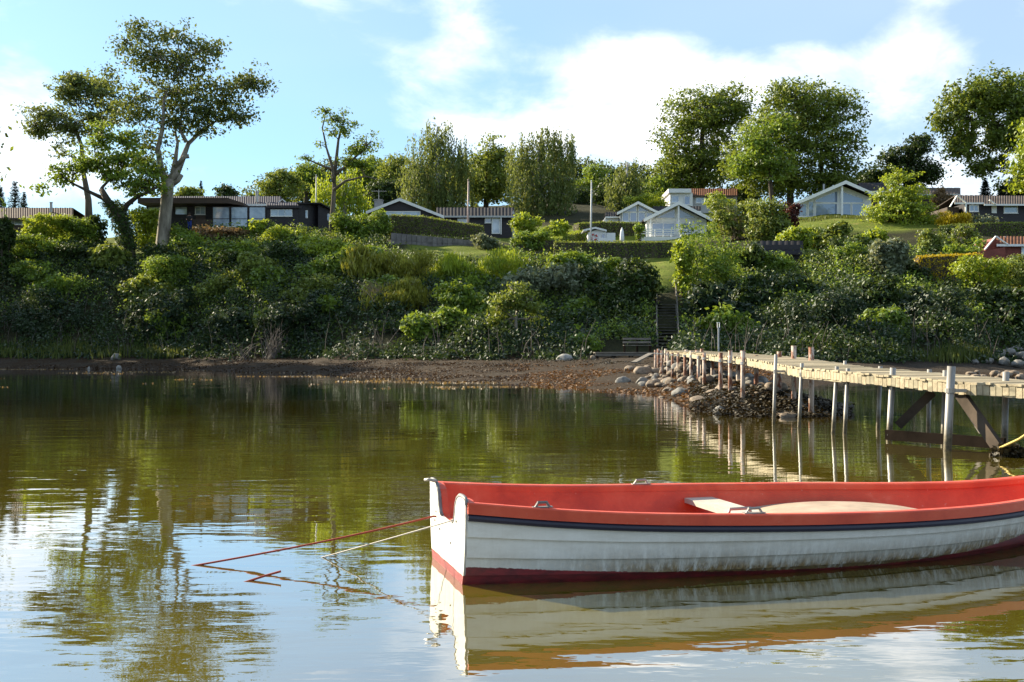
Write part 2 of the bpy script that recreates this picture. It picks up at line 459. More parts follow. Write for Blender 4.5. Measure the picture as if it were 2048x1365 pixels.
def blob_points(blobs, n, shell=.45):
    """points in a set of ellipsoids (centre, radii), denser towards the skin; returns points, outward, blob index"""
    w = np.array([max(b[1]) * sorted(b[1])[1] for b in blobs]); w = w / w.sum()
    idx = RNG.choice(len(blobs), size=n, p=w)
    C = np.array([list(b[0]) for b in blobs])[idx]; R = np.array([list(b[1]) for b in blobs])[idx]
    d = rvec(n); r = RNG.random(n) ** shell
    p = C + d * R * r[:, None]
    return p, unit(d / R), idx
# ------------------------------------------------------------------ terrain
TAIL = lambda a, b, c: [(150, a), (190, b), (300, c)]
COLS = [
 (-900, [(3, -1.2), (45, -.7), (67, 0), (73, .9), (77, 3.5), (82, 7.5), (87, 10.2), (98, 12.5), (115, 13.5)] + TAIL(14, 14, 13)),
 (0,    [(3, -1.2), (45, -.7), (67, 0), (72, .9), (75, 3.0), (79, 6.8), (83, 9.7), (95, 13.0), (110, 13.9)] + TAIL(14.5, 14.5, 13)),
 (325,  [(3, -1.2), (45, -.7), (66, 0), (71, .9), (74, 3.0), (78, 6.8), (82, 9.6), (92, 13.2), (110, 14.0)] + TAIL(15, 15, 14)),
 (600,  [(3, -1.2), (38, -.6), (56, 0), (66, .9), (69, 3.2), (74, 7.0), (79, 9.5), (92, 13.5), (110, 15)] + TAIL(22, 29, 30)),
 (780,  [(3, -1.2), (34, -.6), (48, 0), (61, .85), (65, 2.8), (70, 5.8), (76, 8.6), (86, 11.6), (95, 13.4), (110, 16)] + TAIL(24, 31, 32)),
 (960,  [(3, -1.2), (28, -.55), (41, 0), (57, .8), (62, 2.4), (68, 5.2), (75, 8.2), (85, 11.2), (95, 13.3), (110, 16)] + TAIL(25, 32, 33)),
 (1110, [(3, -1.2), (25, -.5), (36, 0), (56, .85), (62, 2.4), (68, 5.0), (75, 7.9), (82, 9.7), (95, 13), (110, 17), (125, 21)] + TAIL(27, 32, 33)),
 (1270, [(3, -1.2), (22, -.5), (32, 0), (46, .7), (57, 1.1), (62, 2.6), (68, 5.2), (74, 8.0), (82, 9.8), (95, 13.0), (110, 17), (125, 21)] + TAIL(25, 29, 30)),
 (1333, [(3, -1.2), (22, -.5), (31, 0), (45, .8), (57, 1.2), (60, 1.5), (67, 5.6), (73, 8), (82, 9.8), (95, 13.1), (110, 17), (125, 21)] + TAIL(25, 28, 30)),
 (1400, [(3, -1.2), (22, -.5), (31, -.02), (45, .6), (57, .95), (61, 2.4), (67, 5.2), (75, 8.4), (85, 11), (95, 13.6), (110, 17.2), (125, 20.5)] + TAIL(24, 27, 28)),
 (1560, [(3, -1.2), (24, -.5), (33, -.05), (42, .45), (55, .9), (60, 2.4), (67, 5.2), (76, 8.8), (86, 12), (96, 14.6), (110, 17.5), (130, 20.5)] + TAIL(22, 24, 24)),
 (1700, [(3, -1.2), (25, -.5), (41, 0), (53, .7), (58, 2.2), (66, 5.0), (76, 8.6), (88, 12.2), (100, 16), (112, 18.4), (130, 19.5)] + TAIL(20, 20, 20)),
 (1900, [(3, -1.2), (30, -.5), (50, 0), (56, .7), (61, 2.4), (69, 5.4), (77, 8.6), (88, 12.3), (100, 16), (120, 18)] + TAIL(18, 17, 16)),
 (2150, [(3, -1.2), (32, -.5), (55, 0), (60, .8), (64, 2.4), (71, 5.4), (79, 8.6), (90, 12.3), (102, 16), (122, 18)] + TAIL(18, 17, 16)),
 (3200, [(3, -1.2), (32, -.5), (58, 0), (63, .8), (67, 2.8), (74, 5.8), (81, 9), (92, 12.3), (104, 15), (122, 17)] + TAIL(17, 16, 15)),
]
CX = np.array([c[0] for c in COLS], float)
def prof(i, D):
    pts = COLS[i][1]
    return np.interp(D, [p[0] for p in pts], [p[1] for p in pts])
DOCK = [(7.4, 43, 1.45), (6.3, 31, 1.42), (5.85, 22, 1.34), (5.75, 17.7, 1.2), (6.05, 16.2, 1.17), (6.95, 13.9, 1.07), (8.4, 11.5, 1.02)]
def dock_x(D): return float(np.interp(D, [d[1] for d in DOCK][::-1], [d[0] for d in DOCK][::-1]))
def TZ(px, D, rough=True):
    px = float(px); i = int(np.clip(np.searchsorted(CX, px) - 1, 0, len(COLS) - 2))
    f = min(1, max(0, (px - CX[i]) / (CX[i + 1] - CX[i]))); f = f * f * (3 - 2 * f)
    z = float(prof(i, D) * (1 - f) + prof(i + 1, D) * f)
    X = (px - 1024) * D / F0
    if rough:
        amp = .07 if z < 1.2 else .28
        z += amp * mnoise.noise((X * .35, D * K * .35, 3.3)) + .04 * mnoise.noise((X * 1.6, D * 2.0, 9.1))
        # the stony spit the jetty stands on
        if 18 < D < 46:
            s = min(1, (D - 18.5) / 4) if D < 40 else 1
            dx = X - (dock_x(D) + .55)
            w = 2.3 if dx > 0 else 2.0
            bumpz = -.45 + (.95 * max(0, s)) * math.exp(-(dx / w) ** 2) + .10 * mnoise.noise((X * .9, D * .9, 1.0))
            z = max(z, bumpz)
    return z
def tz(X, Y): return TZ(1024 + F0 * X * K / Y, Y / K)
def hit(px, py, lo=18., hi=200.):
    """survey distance at which the line of sight through a photo point meets the ground"""
    D = lo
    while D < hi:
        if H + (YH - py) * D / F0 <= TZ(px, D): return D
        D += .25
    return hi
def ground_pt(px, D):
    return Vector(((px - 1024) * D / F0, D * K, TZ(px, D)))

pxs = np.concatenate([np.linspace(-2600, -500, 22), np.linspace(-450, 2500, 260), np.linspace(2600, 4600, 20)])
Ds = np.concatenate([[2.2, 5, 10, 14], np.linspace(17, 100, 190), np.linspace(101, 150, 50), np.linspace(155, 300, 16)])
# lawns as photo-survey patches: px, D, half sizes
LAWN = [(890, 83, 75, 6), (850, 79, 60, 5), (1325, 75, 32, 7), (1330, 81, 45, 5), (1160, 95, 45, 8), (230, 86, 90, 5), (1660, 106, 130, 7), (1950, 80, 60, 5), (1930, 98, 60, 6), (300, 90, 140, 5), (960, 86, 80, 5), (1500, 100, 500, 9), (900, 100, 500, 8), (2100, 97, 120, 9)]
me = bpy.data.meshes.new('hillside')
vs = []; zones = []
for D in Ds:
    for px in pxs:
        z = TZ(px, D); X = (px - 1024) * D / F0
        vs.append((X, D * K, z))
        lawn = 0
        for (lx, ld, rx, rd) in LAWN:
            q = ((px - lx) / rx) ** 2 + ((D - ld) / rd) ** 2
            lawn = max(lawn, min(1, max(0, (1.25 - q) * 2.2)))
        if D > 112 and (px < 500 or px > 1350): lawn = max(lawn, .6)
        beach = min(1, max(0, (1.25 - z) / .3)) if D < 75 else 0
        sand = beach * (.75 if px > 1540 and D > 36 else (.35 if px > 1180 else .12)) * min(1, max(0, (z - .05) / .2))
        if px < 500: sand *= .5
        zones += [lawn, beach, sand, 1]
nx = len(pxs)
fs = [(j * nx + i, j * nx + i + 1, (j + 1) * nx + i + 1, (j + 1) * nx + i) for j in range(len(Ds) - 1) for i in range(nx - 1)]
me.from_pydata(vs, [], fs)
a = me.attributes.new('zone', 'FLOAT_COLOR', 'POINT'); a.data.foreach_set('color', zones)
me.materials.append(MATS['ground']); me.polygons.foreach_set('use_smooth', [True] * len(fs)); me.update()
tag(obj('hillside', me), kind='structure')

xs = np.concatenate([[-900, -400, -180], np.linspace(-95, 95, 230), [180, 400, 900]])
ys = np.concatenate([[-900, -300, -60, 0], np.linspace(4, 98, 170), [104]])
vs = []; dep = []
for y in ys:
    for x in xs:
        vs.append((x, y, 0)); dep.append(max(0, -tz(x, y)) if y > 5 else 1.0)
nx = len(xs)
fs = [(j * nx + i, j * nx + i + 1, (j + 1) * nx + i + 1, (j + 1) * nx + i) for j in range(len(ys) - 1) for i in range(nx - 1)]
me = bpy.data.meshes.new('water'); me.from_pydata(vs, [], fs)
a = me.attributes.new('depth', 'FLOAT', 'POINT'); a.data.foreach_set('value', dep)
me.materials.append(MATS['water']); me.polygons.foreach_set('use_smooth', [True] * len(fs)); me.update()
tag(obj('water', me), kind='structure')

# ------------------------------------------------------------------ foliage builders
def px_blobs(blobs, D, origin, flat=.8):
    out = []
    for b in blobs:
        cx, cy, rx, ry = b[:4]; dd = b[4] if len(b) > 4 else 0
        c = P(cx, cy, D) + Vector((0, dd, 0)) - origin
        s = D / F0
        out.append((c, (rx * s, max(rx, ry) * s * flat, ry * s)))
    return out

def clustered(blobs, ncl, per, crad, size, droop=0.0, upb=.35, shell=.45, outb=.6, flatc=.65, gaps=0.):
    p, outw, idx = blob_points(blobs, int(ncl * (1.45 if gaps else 1)), shell)
    if gaps:
        # hollows between the sprays, and a few sprays reaching out past the outline
        s0 = random.uniform(0, 50); f = 1.1 / max(.6, crad)
        nz = np.array([mnoise.noise((q[0] * f * .55 + s0, q[1] * f * .55, q[2] * f * .75)) for q in p])
        keep = np.argsort(-nz)[:ncl] if gaps >= 1 else np.nonzero(nz > np.quantile(nz, gaps))[0][:ncl]
        p, outw, idx = p[keep], outw[keep], idx[keep]; ncl = len(p)
        far = RNG.random(ncl) < .16
        C = np.array([list(b_[0]) for b_ in blobs])[idx]
        p[far] = C[far] + (p[far] - C[far]) * (1.12 + .22 * RNG.random(far.sum()))[:, None]
    n = ncl * per
    cc = np.repeat(p, per, axis=0); oo = np.repeat(outw, per, axis=0)
    off = RNG.normal(size=(n, 3)) * crad * .55; off[:, 2] *= flatc
    c = cc + off
    if droop:
        dz = RNG.random(n) * droop
        c[:, 2] -= dz; c[:, :2] = cc[:, :2] + off[:, :2] * .45
    nrm = unit(oo * outb + rvec(n) * .9 + np.array([0, 0, upb]))
    sz = size * (.6 + .8 * RNG.random(n))
    # clumps differ: tint follows the clump, with some scatter from leaf to leaf
    tint = np.clip(np.repeat(RNG.normal(.45, .22, ncl), per) + RNG.normal(0, .16, n), 0, 1)
    return p, idx, c, nrm, sz, tint

def curve3(a, b, sag, seg=5, wob=.08):
    a = Vector(a); b = Vector(b); L = (b - a).length
    pts = []
    for k in range(seg + 1):
        t = k / seg
        p = a.lerp(b, t) + Vector((0, 0, sag * L * math.sin(math.pi * t)))
        if 0 < k < seg: p += Vector((random.uniform(-1, 1), random.uniform(-1, 1), random.uniform(-1, 1))) * L * wob
        pts.append(p)
    return pts

def tree(name, label, D, trunk, blobs, mat, barkm='bark_mid', ncl=420, per=22, crad=.9, size=.34, droop=0., limbs=(), group=None,
         flat=.8, twigs=.3, shell=.5, upb=.35, outb=.6, base_on_ground=True, limb_r=.16, cat='tree', extra=None, aspect=.55, along_down=False, grow=1.0):
    """trunk: [(px, py, width_px)...] from the foot up, blobs: crown masses [(px, py, rx, ry, depth)...]"""
    s = D / F0
    foot = P(trunk[0][0], trunk[0][1], D)
    if base_on_ground: foot.z = min(foot.z, TZ(trunk[0][0], D) - .05)
    root = thing(name, label, cat, foot, group)
    tp = []; tr = []
    for k, (x, y, w) in enumerate(trunk):
        p = P(x, y, D) - foot
        p.y += random.uniform(-.25, .25) * min(k, 2)
        tp.append(p); tr.append(w * s / 2)
    if base_on_ground and tp[0].z > .05:
        tp.insert(0, Vector((tp[0].x, tp[0].y, 0))); tr.insert(0, tr[0] * 1.2)
    mb = MB()
    mb.tube(tp, tr, 9)
    for lm in limbs:                                     # limbs traced one by one: [(px,py,w)...], depth
        pts, dd = lm
        q = [P(x, y, D) - foot + Vector((0, dd * i / max(1, len(pts) - 1), 0)) for i, (x, y, w) in enumerate(pts)]
        mb.tube(q, [w * s / 2 for (x, y, w) in pts], 7)
    bl = [(c_, tuple(q * grow for q in r_)) for c_, r_ in px_blobs(blobs, D, foot, flat)]
    p, idx, c, nrm, sz, tint = clustered(bl, ncl, per, crad, size, droop, upb, shell, outb, .45 if not along_down else .65, .3)
    ends = [None] * len(bl)
    nodes = [(q, tr[min(i, len(tr) - 1)]) for i, q in enumerate(tp)]          # places a new limb can spring from
    for pts, dd in limbs:
        nodes += [(P(x, y, D) - foot + Vector((0, dd * i / max(1, len(pts) - 1), 0)), w * s / 2) for i, (x, y, w) in enumerate(pts)]
    for k in sorted(range(len(bl)), key=lambda q: min((n_[0] - bl[q][0]).length for n_ in nodes)):
        bc = bl[k][0]
        a, ra = min(nodes, key=lambda n_: (n_[0] - bc).length * (1.0 if n_[0].z < bc.z + .15 * (n_[0] - bc).length else 1.5) + (.8 if n_[1] < .05 else 0))
        r0 = min(ra * .7, limb_r)
        path = curve3(a, bc, .05, 5, .07)
        mb.tube(path, [r0 * (1 - .7 * i / 5) for i in range(6)], 6)
        nodes += [(path[i], r0 * (1 - .7 * i / 5)) for i in (2, 3, 4, 5)]
        ends[k] = path
    for k in np.nonzero(RNG.random(len(p)) < twigs)[0]:
        path = ends[idx[k]]
        a = path[random.randint(2, 5)]
        mid = a.lerp(Vector(p[k]), .5) + Vector((random.uniform(-.3, .3), random.uniform(-.3, .3), random.uniform(0, .5)))
        mb.tube([a, mid, p[k]], [.05, .035, .012], 4, False)
    mb.build('trunk', barkm, root, True)
    along = None
    if along_down:
        along = unit(np.tile(np.array([0, 0, -1.0]), (len(c), 1)) + rvec(len(c)) * .45); nrm = unit(nrm * np.array([1, 1, .25]))
    me = leaf_mesh('crown', mat, c, nrm, sz, tint, along, aspect)
    obj('crown', me, root)
    if extra: extra(root, foot)
    return root

def shrub(name, label, px, py, rx, ry, mat, D=None, group=None, dens=1.0, size=.26, cat='shrub', lobes=7, up=.35, spike=False, sub=None, stem=True, rough=1.0):
    """a bush whose middle shows at px,py with half sizes rx,ry (photo points)"""
    if D is None: D = hit(px, py + ry * .75) + rx * .35 / F0 * 60
    rx *= 1.08; ry *= 1.06
    s = D / F0
    cen = P(px, py, D)
    foot = Vector((cen.x, cen.y, min(TZ(px, D), cen.z - .2)))
    root = thing(name, label, cat, foot, group)
    R = np.array([rx * s, rx * s * .85, ry * s])
    c0 = cen - foot
    blobs = [(Vector(c0) - Vector((0, 0, R[2] * .15)), tuple(R * .74))]
    for k in range(lobes):
        th = random.uniform(0, 2 * math.pi); ph = random.uniform(-.45, 1.0)
        d = Vector((math.cos(th) * math.cos(ph), math.sin(th) * math.cos(ph), math.sin(ph)))
        q = random.uniform(.28, .48)
        blobs.append((Vector(c0) + Vector((d.x * R[0] * (1 - q * .7), d.y * R[1] * (1 - q * .7), d.z * R[2] * (1 - q * .7))), tuple(R * q)))
    # skirt down to the ground
    if c0.z > R[2] * .6: blobs.append((Vector((c0.x, c0.y, c0.z * .45)), (R[0] * .82, R[1] * .8, max(.3, c0.z * .5))))
    area = 4 * math.pi * (R[0] * R[2])
    ncl = int(max(40, min(420, area * 5.5 * dens))); per = 15
    p, idx, c, nrm, sz, tint = clustered(blobs, ncl, per, .38 * rough, size, 0, up, .33, .75)
    if spike:                                            # upright feathery shoots
        along = unit(np.tile(np.array([0, 0, 1.0]), (len(c), 1)) + rvec(len(c)) * .5)
        me = leaf_mesh('foliage', mat, c, unit(nrm * np.array([1, 1, .3])), sz * 1.5, tint, along, .22)
    else:
        me = leaf_mesh('foliage', mat, c, nrm, sz, tint)
    obj('foliage', me, root)
    if stem:
        mb = MB()
        for k in range(5):
            b = blobs[random.randrange(len(blobs))][0]
            mb.tube(curve3((random.uniform(-.2, .2), random.uniform(-.2, .2), -.05), b, .03, 4, .06), [.07, .06, .045, .03, .015], 5)
        mb.build('stem', 'bark_dark', root, True)
    return root

def hedge(name, label, pts, D, ytop_h, depth, mat, group=None, size=.16, dens=1.0, topmat=None):
    """clipped hedge following ground points; pts [(px, ytop, ybot, D)...]"""
    O = P(pts[0][0], pts[0][2], pts[0][3])
    root = thing(name, label, 'hedge', O, group)
    allc = []; alln = []
    core = MB()
    for (x0, t0, b0, d0), (x1, t1, b1, d1) in zip(pts[:-1], pts[1:]):
        A = P(x0, b0, d0); B = P(x1, b1, d1); At = P(x0, t0, d0); Bt = P(x1, t1, d1)
        A.z = min(A.z, TZ(x0, d0)); B.z = min(B.z, TZ(x1, d1))
        ax = (B - A); ax.z = 0; L = ax.length; ax.normalize(); nr = Vector((ax.y, -ax.x, 0))
        if nr.y > 0: nr = -nr
        h = ((At.z - A.z) + (Bt.z - B.z)) / 2
        n = int(L * h * 85 * dens) + 60; nt = int(L * depth * 85 * dens) + 40
        def at(u, v): 
            bot = A.lerp(B, u); top = At.lerp(Bt, u); return Vector((bot.x, bot.y, bot.z + (top.z - bot.z) * v))
        for _ in range(n):
            u, v = random.random(), random.random()
            allc.append(at(u, v) + nr * random.gauss(0, .06) - O); alln.append(nr)
        for _ in range(nt):
            u, v = random.random(), random.random()
            allc.append(at(u, 1) - nr * v * depth + Vector((0, 0, abs(random.gauss(0, .07)))) - O); alln.append(Vector((0, 0, 1)))
        for q in (0, 1):
            for _ in range(int(h * depth * 80)):
                allc.append(at(q, random.random()) - nr * random.random() * depth + ax * random.gauss(0, .06) - O); alln.append(ax * (1 if q else -1))
        e = .06
        a0 = A - O - nr * e; a1 = B - O - nr * e; i0 = A - O - nr * (depth - e); i1 = B - O - nr * (depth - e)
        at_, bt_ = At.z - O.z - e, Bt.z - O.z - e
        core.hexa([a0, a1, i1, i0, (a0.x, a0.y, at_), (a1.x, a1.y, bt_), (i1.x, i1.y, bt_), (i0.x, i0.y, at_)])
    c = np.array([list(v) for v in allc]); nn = unit(np.array([list(v) for v in alln]) * .9 + rvec(len(allc)) * .8)
    tint = RNG.normal(.45, .2, len(c))
    obj('foliage', leaf_mesh('foliage', mat, c, nn, size * (.6 + .8 * RNG.random(len(c))), tint), root)
    core.build('branches', 'bark_dark', root)
    return root
# ------------------------------------------------------------------ buildings
class House:
    def __init__(s, name, label, cat, xc, yb, D, group=None):
        s.xc, s.yb, s.D, s.m = xc, yb, D, D / F0
        O = P(xc, yb, D)
        s.root = thing(name, label, cat, O, group)
        s.O = O
    def x(s, px): return (px - s.xc) * s.m
    def z(s, py): return (s.yb - py) * s.m
    def wall(s, x0, x1, yt, yb, depth, mat, y=0., name='wall', boards=None):
        """plain block of wall seen from the front, x/y in photo points, depth in metres"""
        X0, X1, Z1, Z0 = s.x(x0), s.x(x1), s.z(yt), s.z(yb) 
        mb = MB().box(X0, X1, y, y + depth, Z0 - (1.5 if yb >= s.yb else 0), Z1)
        o = mb.build(name, mat, s.root)
        if boards:                                  # weatherboards / vertical planks standing proud of the wall
            pm = boards
            n = max(2, int((Z1 - Z0) / .19)); h = (Z1 - Z0) / n
            b = MB()
            for k in range(n):
                b.hexa([(X0 - .004, y - .028, Z0 + k * h), (X1 + .004, y - .028, Z0 + k * h), (X1 + .004, y - .003, Z0 + k * h), (X0 - .004, y - .003, Z0 + k * h),
                        (X0 - .004, y - .006, Z0 + (k + 1) * h - .004), (X1 + .004, y - .006, Z0 + (k + 1) * h - .004), (X1 + .004, y - .003, Z0 + (k + 1) * h - .004), (X0 - .004, y - .003, Z0 + (k + 1) * h - .004)])
            b.build('weatherboarding', pm, o)
        return o
    def gable(s, xl, yl, xa, ya, xr, yr, yb, depth, mat, y=0., name='wall'):
        pts = [(s.x(xl), s.z(yb) - 1.2), (s.x(xr), s.z(yb) - 1.2), (s.x(xr), s.z(yr)), (s.x(xa), s.z(ya)), (s.x(xl), s.z(yl))]
        return MB().prism(pts, 'y', y, y + depth).build(name, mat, s.root)
    def gable_roof(s, xl, yl, xa, ya, xr, yr, depth, mat, y=-.5, rib=.28, th=.10, barge='white_paint', bw=.24, amp=.03):
        """two corrugated slopes with the ridge running away from the viewer; barge boards on the front edge"""
        A = Vector((s.x(xa), y, s.z(ya)))
        for (x, yy) in ((xl, yl), (xr, yr)):
            E = Vector((s.x(x), y, s.z(yy)))
            d = E - A; sign = 1 if d.x < 0 else -1
            n = Vector((-d.z, 0, d.x)).normalized()
            if n.z < 0: n = -n
            roof = ribbed(A, E, A + Vector((0, depth, 0)), E + Vector((0, depth, 0)), n, rib, amp, th)
            roof.build('roof', mat, s.root)
            b = MB()
            pts = [(A.x, A.z + .06), (E.x, E.z + .06), (E.x, E.z - bw), (A.x, A.z - bw * 1.1)]
            b.prism(pts if sign > 0 else pts[::-1], 'y', y - .06, y - .012)
            b.build('bargeboard', barge, s.root)
    def front_roof(s, x0, x1, ytop, ybot, y0, y1, mat, rib=.3, th=.10, amp=.018, fascia='white_paint', xs0=0, fw=.16):
        """slope facing the viewer: eave at ybot/y0 (near), ridge at ytop/y1 (far); ribs run up the slope"""
        m1 = (K * s.D + y1) / (K * s.D); m0 = (K * s.D + y0) / (K * s.D)      # keep the photo's outline although the ridge lies farther off
        def wp(px, py, q):
            return Vector(((px - 1024) * s.D / F0 * q - s.O.x, 0, H + (YH - py) * s.D / F0 * q - s.O.z))
        a, b = wp(x0, ybot, m0), wp(x1, ybot, m0); c, d = wp(x0 + xs0, ytop, m1), wp(x1 - xs0 * 0, ytop, m1)
        a.y = b.y = y0; c.y = d.y = y1
        n = (b - a).cross(c - a).normalized()
        if n.z < 0: n = -n
        r = ribbed(c, a, d, b, n, rib, amp, th).build('roof', mat, s.root)
        # far slope so that the roof is whole
        c2 = Vector((a.x, y1 + (y1 - y0), a.z)); d2 = Vector((b.x, y1 + (y1 - y0), b.z))
        n2 = (d - c).cross(c2 - c).normalized()
        if n2.z < 0: n2 = -n2
        ribbed(c, c2, d, d2, n2, rib * 2, amp, th).build('roof', mat, s.root)
        if fascia:
            MB().box(a.x, b.x, y0 - .06, y0 - .02, a.z - fw, a.z + .03).build('fascia', fascia, s.root)
        return r
    def window(s, x0, x1, yt, yb, nx=1, nz=1, y=0., fw=.07, frame='white_paint', pane='glass_pane', name='window', sill=True, zsplit=None):
        X0, X1, Z1, Z0 = s.x(x0), s.x(x1), s.z(yt), s.z(yb)
        mb = MB()
        mb.box(X0, X0 + fw, y - .07, y - .002, Z0, Z1).box(X1 - fw, X1, y - .07, y - .002, Z0, Z1)
        mb.box(X0 + fw, X1 - fw, y - .07, y - .002, Z0, Z0 + fw).box(X0 + fw, X1 - fw, y - .07, y - .002, Z1 - fw, Z1)
        xsx = [X0 + fw + (X1 - X0 - 2 * fw) * i / nx for i in range(nx + 1)]
        zsx = [Z0 + fw + (Z1 - Z0 - 2 * fw) * i / nz for i in range(nz + 1)]
        if zsplit and nz == 2: zsx[1] = Z0 + (Z1 - Z0) * zsplit
        for q in xsx[1:-1]: mb.box(q - fw * .4, q + fw * .4, y - .062, y - .002, Z0 + fw, Z1 - fw)
        for q in zsx[1:-1]: mb.box(X0 + fw, X1 - fw, y - .058, y - .002, q - fw * .35, q + fw * .35)
        if sill: mb.box(X0 - .05, X1 + .05, y - .12, y - .002, Z0 - .05, Z0 - .003)
        w = mb.build(name, frame, s.root)
        for i in range(nx):
            for j in range(nz):
                MB().box(xsx[i], xsx[i + 1], y - .03, y - .008, zsx[j], zsx[j + 1]).build('pane', pane, w)
        return w
    def poly_window(s, pts, y=0., fw=.09, frame='white_paint', pane='glass_pane', name='gable_window'):
        q = [Vector((s.x(px), 0, s.z(py))) for px, py in pts]
        mb = MB()
        for a, b in zip(q, q[1:] + q[:1]):
            mb.beam(Vector((a.x, y - .035, a.z)), Vector((b.x, y - .035, b.z)), fw, .06, (0, 1, 0))
        w = mb.build(name, frame, s.root)
        MB().prism([(v.x, v.z) for v in q], 'y', y - .03, y - .008).build('pane', pane, w)
        return w
    def box(s, name, mat, x0, x1, yt, yb, y0, y1, parent=None):
        return MB().box(s.x(x0), s.x(x1), y0, y1, s.z(yb), s.z(yt)).build(name, mat, parent or s.root)

def ribbed(r0, e0, r1, e1, n, pitch, amp, th):
    """ribbed sheet between ridge r0-r1 and eave e0-e1"""
    L = (r1 - r0).length; k = max(4, int(L / pitch)) * 4
    mb = MB(); top = []
    for i in range(k + 1):
        t = i / k; h = n * (amp * (1 if i % 4 in (1, 2) else -1))
        top.append((r0.lerp(r1, t) + h, e0.lerp(e1, t) + h))
    i0 = len(mb.v)
    for a, b in top: mb.v += [tuple(a), tuple(b)]
    for i in range(k): mb.f.append([i0 + 2 * i, i0 + 2 * i + 1, i0 + 2 * i + 3, i0 + 2 * i + 2])
    dn = -n * th
    j = len(mb.v); mb.v += [tuple(r0 + dn), tuple(e0 + dn), tuple(e1 + dn), tuple(r1 + dn)]
    mb.f.append([j, j + 1, j + 2, j + 3])
    mb.f.append([i0 + 2 * i + 1 for i in range(k + 1)] + [j + 2, j + 1]); mb.f.append([i0 + 2 * i for i in range(k + 1)][::-1] + [j, j + 3])
    mb.f.append([i0, i0 + 1, j + 1, j]); mb.f.append([i0 + 2 * k, i0 + 2 * k + 1, j + 2, j + 3])
    return mb

# --- long black house on the left
h = House('black_house', 'long black timber house with glass terrace screens behind the bare pale trunk', 'house', 470, 461, 92)
h.wall(285, 537, 406, 461, 7, 'black_timber', 1.2, boards='black_timber')
h.front_roof(330, 562, 393, 408, 2.0, 6.2, 'roof_navy', .24, fascia=None)
h.gable(543, 409, 556, 396, 569, 409, 415, 4.2, 'black_timber', 2.3)
MB().beam((h.x(543), 1.9, h.z(407)), (h.x(557), 1.9, h.z(394)), .1, .22, (0, 1, 0)).beam((h.x(557), 1.9, h.z(394)), (h.x(571), 1.9, h.z(406)), .1, .22, (0, 1, 0)).build('bargeboard', 'white_paint', h.root)
h.box('fascia', 'white_paint', 488, 543, 405.5, 410, 1.0, 1.15)
h.box('roof', 'brown_timber', 283, 462, 399, 410, -1.2, 1.9)
MB().hexa([(h.x(462), -1.2, h.z(410)), (h.x(492), -1.0, h.z(414)), (h.x(492), 1.9, h.z(414)), (h.x(462), 1.9, h.z(410)), (h.x(462), -1.2, h.z(399.5)), (h.x(492), -1.0, h.z(409)), (h.x(492), 1.9, h.z(409)), (h.x(462), 1.9, h.z(399.5))]).build('roof', 'brown_timber', h.root)
h.window(288, 320, 410.5, 427, 2, 1, 1.15, frame='black_timber', pane='glass_bright', sill=False)
h.window(343, 369, 410.5, 428, 1, 1, 1.15, frame='black_timber', pane='glass_bright', sill=False)
h.window(384, 405, 411, 427, 2, 1, 1.15, pane='glass_bright')
h.box('door', 'brown_timber', 386, 406, 428.5, 440, 1.02, 1.15)
h.box('terrace_parapet', 'brown_timber', 388, 427, 440.5, 462, -.6, -.45)
for (a, b) in ((427, 462.5), (463.5, 498.5), (499.5, 534)):
    h.window(a, b, 414.5, 457, 1, 2, -.45, .09, 'black_timber', 'glass_bright', 'glass_screen', False, .42)
h.box('screen_sill', 'white_paint', 427, 475, 454.5, 457.2, -.62, -.55)
h.wall(537, 601, 413, 461, 5, 'black_timber', -.8, 'annex_wall', 'black_timber')
h.front_roof(533, 604, 405, 413.5, -1.1, 1.8, 'roof_navy', .24, fascia='black_timber')
h.window(545, 588, 421.5, 435, 3, 1, -.84, .06, pane='glass_bright')
ann = MB().hexa([(h.x(601.3), -.75, h.z(461) - 1), (h.x(634), 1.5, h.z(461) - 1), (h.x(634), 5, h.z(461) - 1), (h.x(601.3), 4.2, h.z(461) - 1), (h.x(601.3), -.75, h.z(411)), (h.x(634), 1.5, h.z(407)), (h.x(634), 5, h.z(407)), (h.x(601.3), 4.2, h.z(411))]).build('annex_side_wall', 'black_timber', h.root)
MB().hexa([(h.x(634.2), .6, h.z(461) - 1), (h.x(661), 2.5, h.z(461) - 1), (h.x(661), 6, h.z(461) - 1), (h.x(634.2), 4.9, h.z(461) - 1), (h.x(634.2), .6, h.z(406.5)), (h.x(661), 2.5, h.z(418)), (h.x(661), 6, h.z(418)), (h.x(634.2), 4.9, h.z(406.5))]).build('annex_end_wall', 'black_timber', h.root)
MB().hexa([(h.x(598), -1, h.z(411.5)), (h.x(640), .3, h.z(407.5)), (h.x(640), 6, h.z(407.5)), (h.x(598), 6, h.z(411.5)), (h.x(598), -1, h.z(408)), (h.x(640), .3, h.z(404.5)), (h.x(640), 6, h.z(404.5)), (h.x(598), 6, h.z(408))]).build('annex_roof', 'roof_dark', h.root)
MB().hexa([(h.x(640.2), .3, h.z(407.5)), (h.x(664), 2.3, h.z(419)), (h.x(664), 6.5, h.z(419)), (h.x(640.2), 6, h.z(407.5)), (h.x(640.2), .3, h.z(404.7)), (h.x(664), 2.3, h.z(416)), (h.x(664), 6.5, h.z(416)), (h.x(640.2), 6, h.z(404.7))]).build('annex_roof', 'roof_dark', h.root)
w = MB().beam((h.x(613), -.02, h.z(421)), (h.x(613), -.02, h.z(437)), .28, .05, (0, 1, 0)).build('window', 'white_paint', h.root)
MB().beam((h.x(613), -.07, h.z(422)), (h.x(613), -.07, h.z(436)), .18, .04, (0, 1, 0)).build('pane', 'glass_bright', w)
w = MB().beam((h.x(651), 1.72, h.z(424)), (h.x(651), 1.72, h.z(438)), .28, .05, (0, 1, 0)).build('window', 'white_paint', h.root)
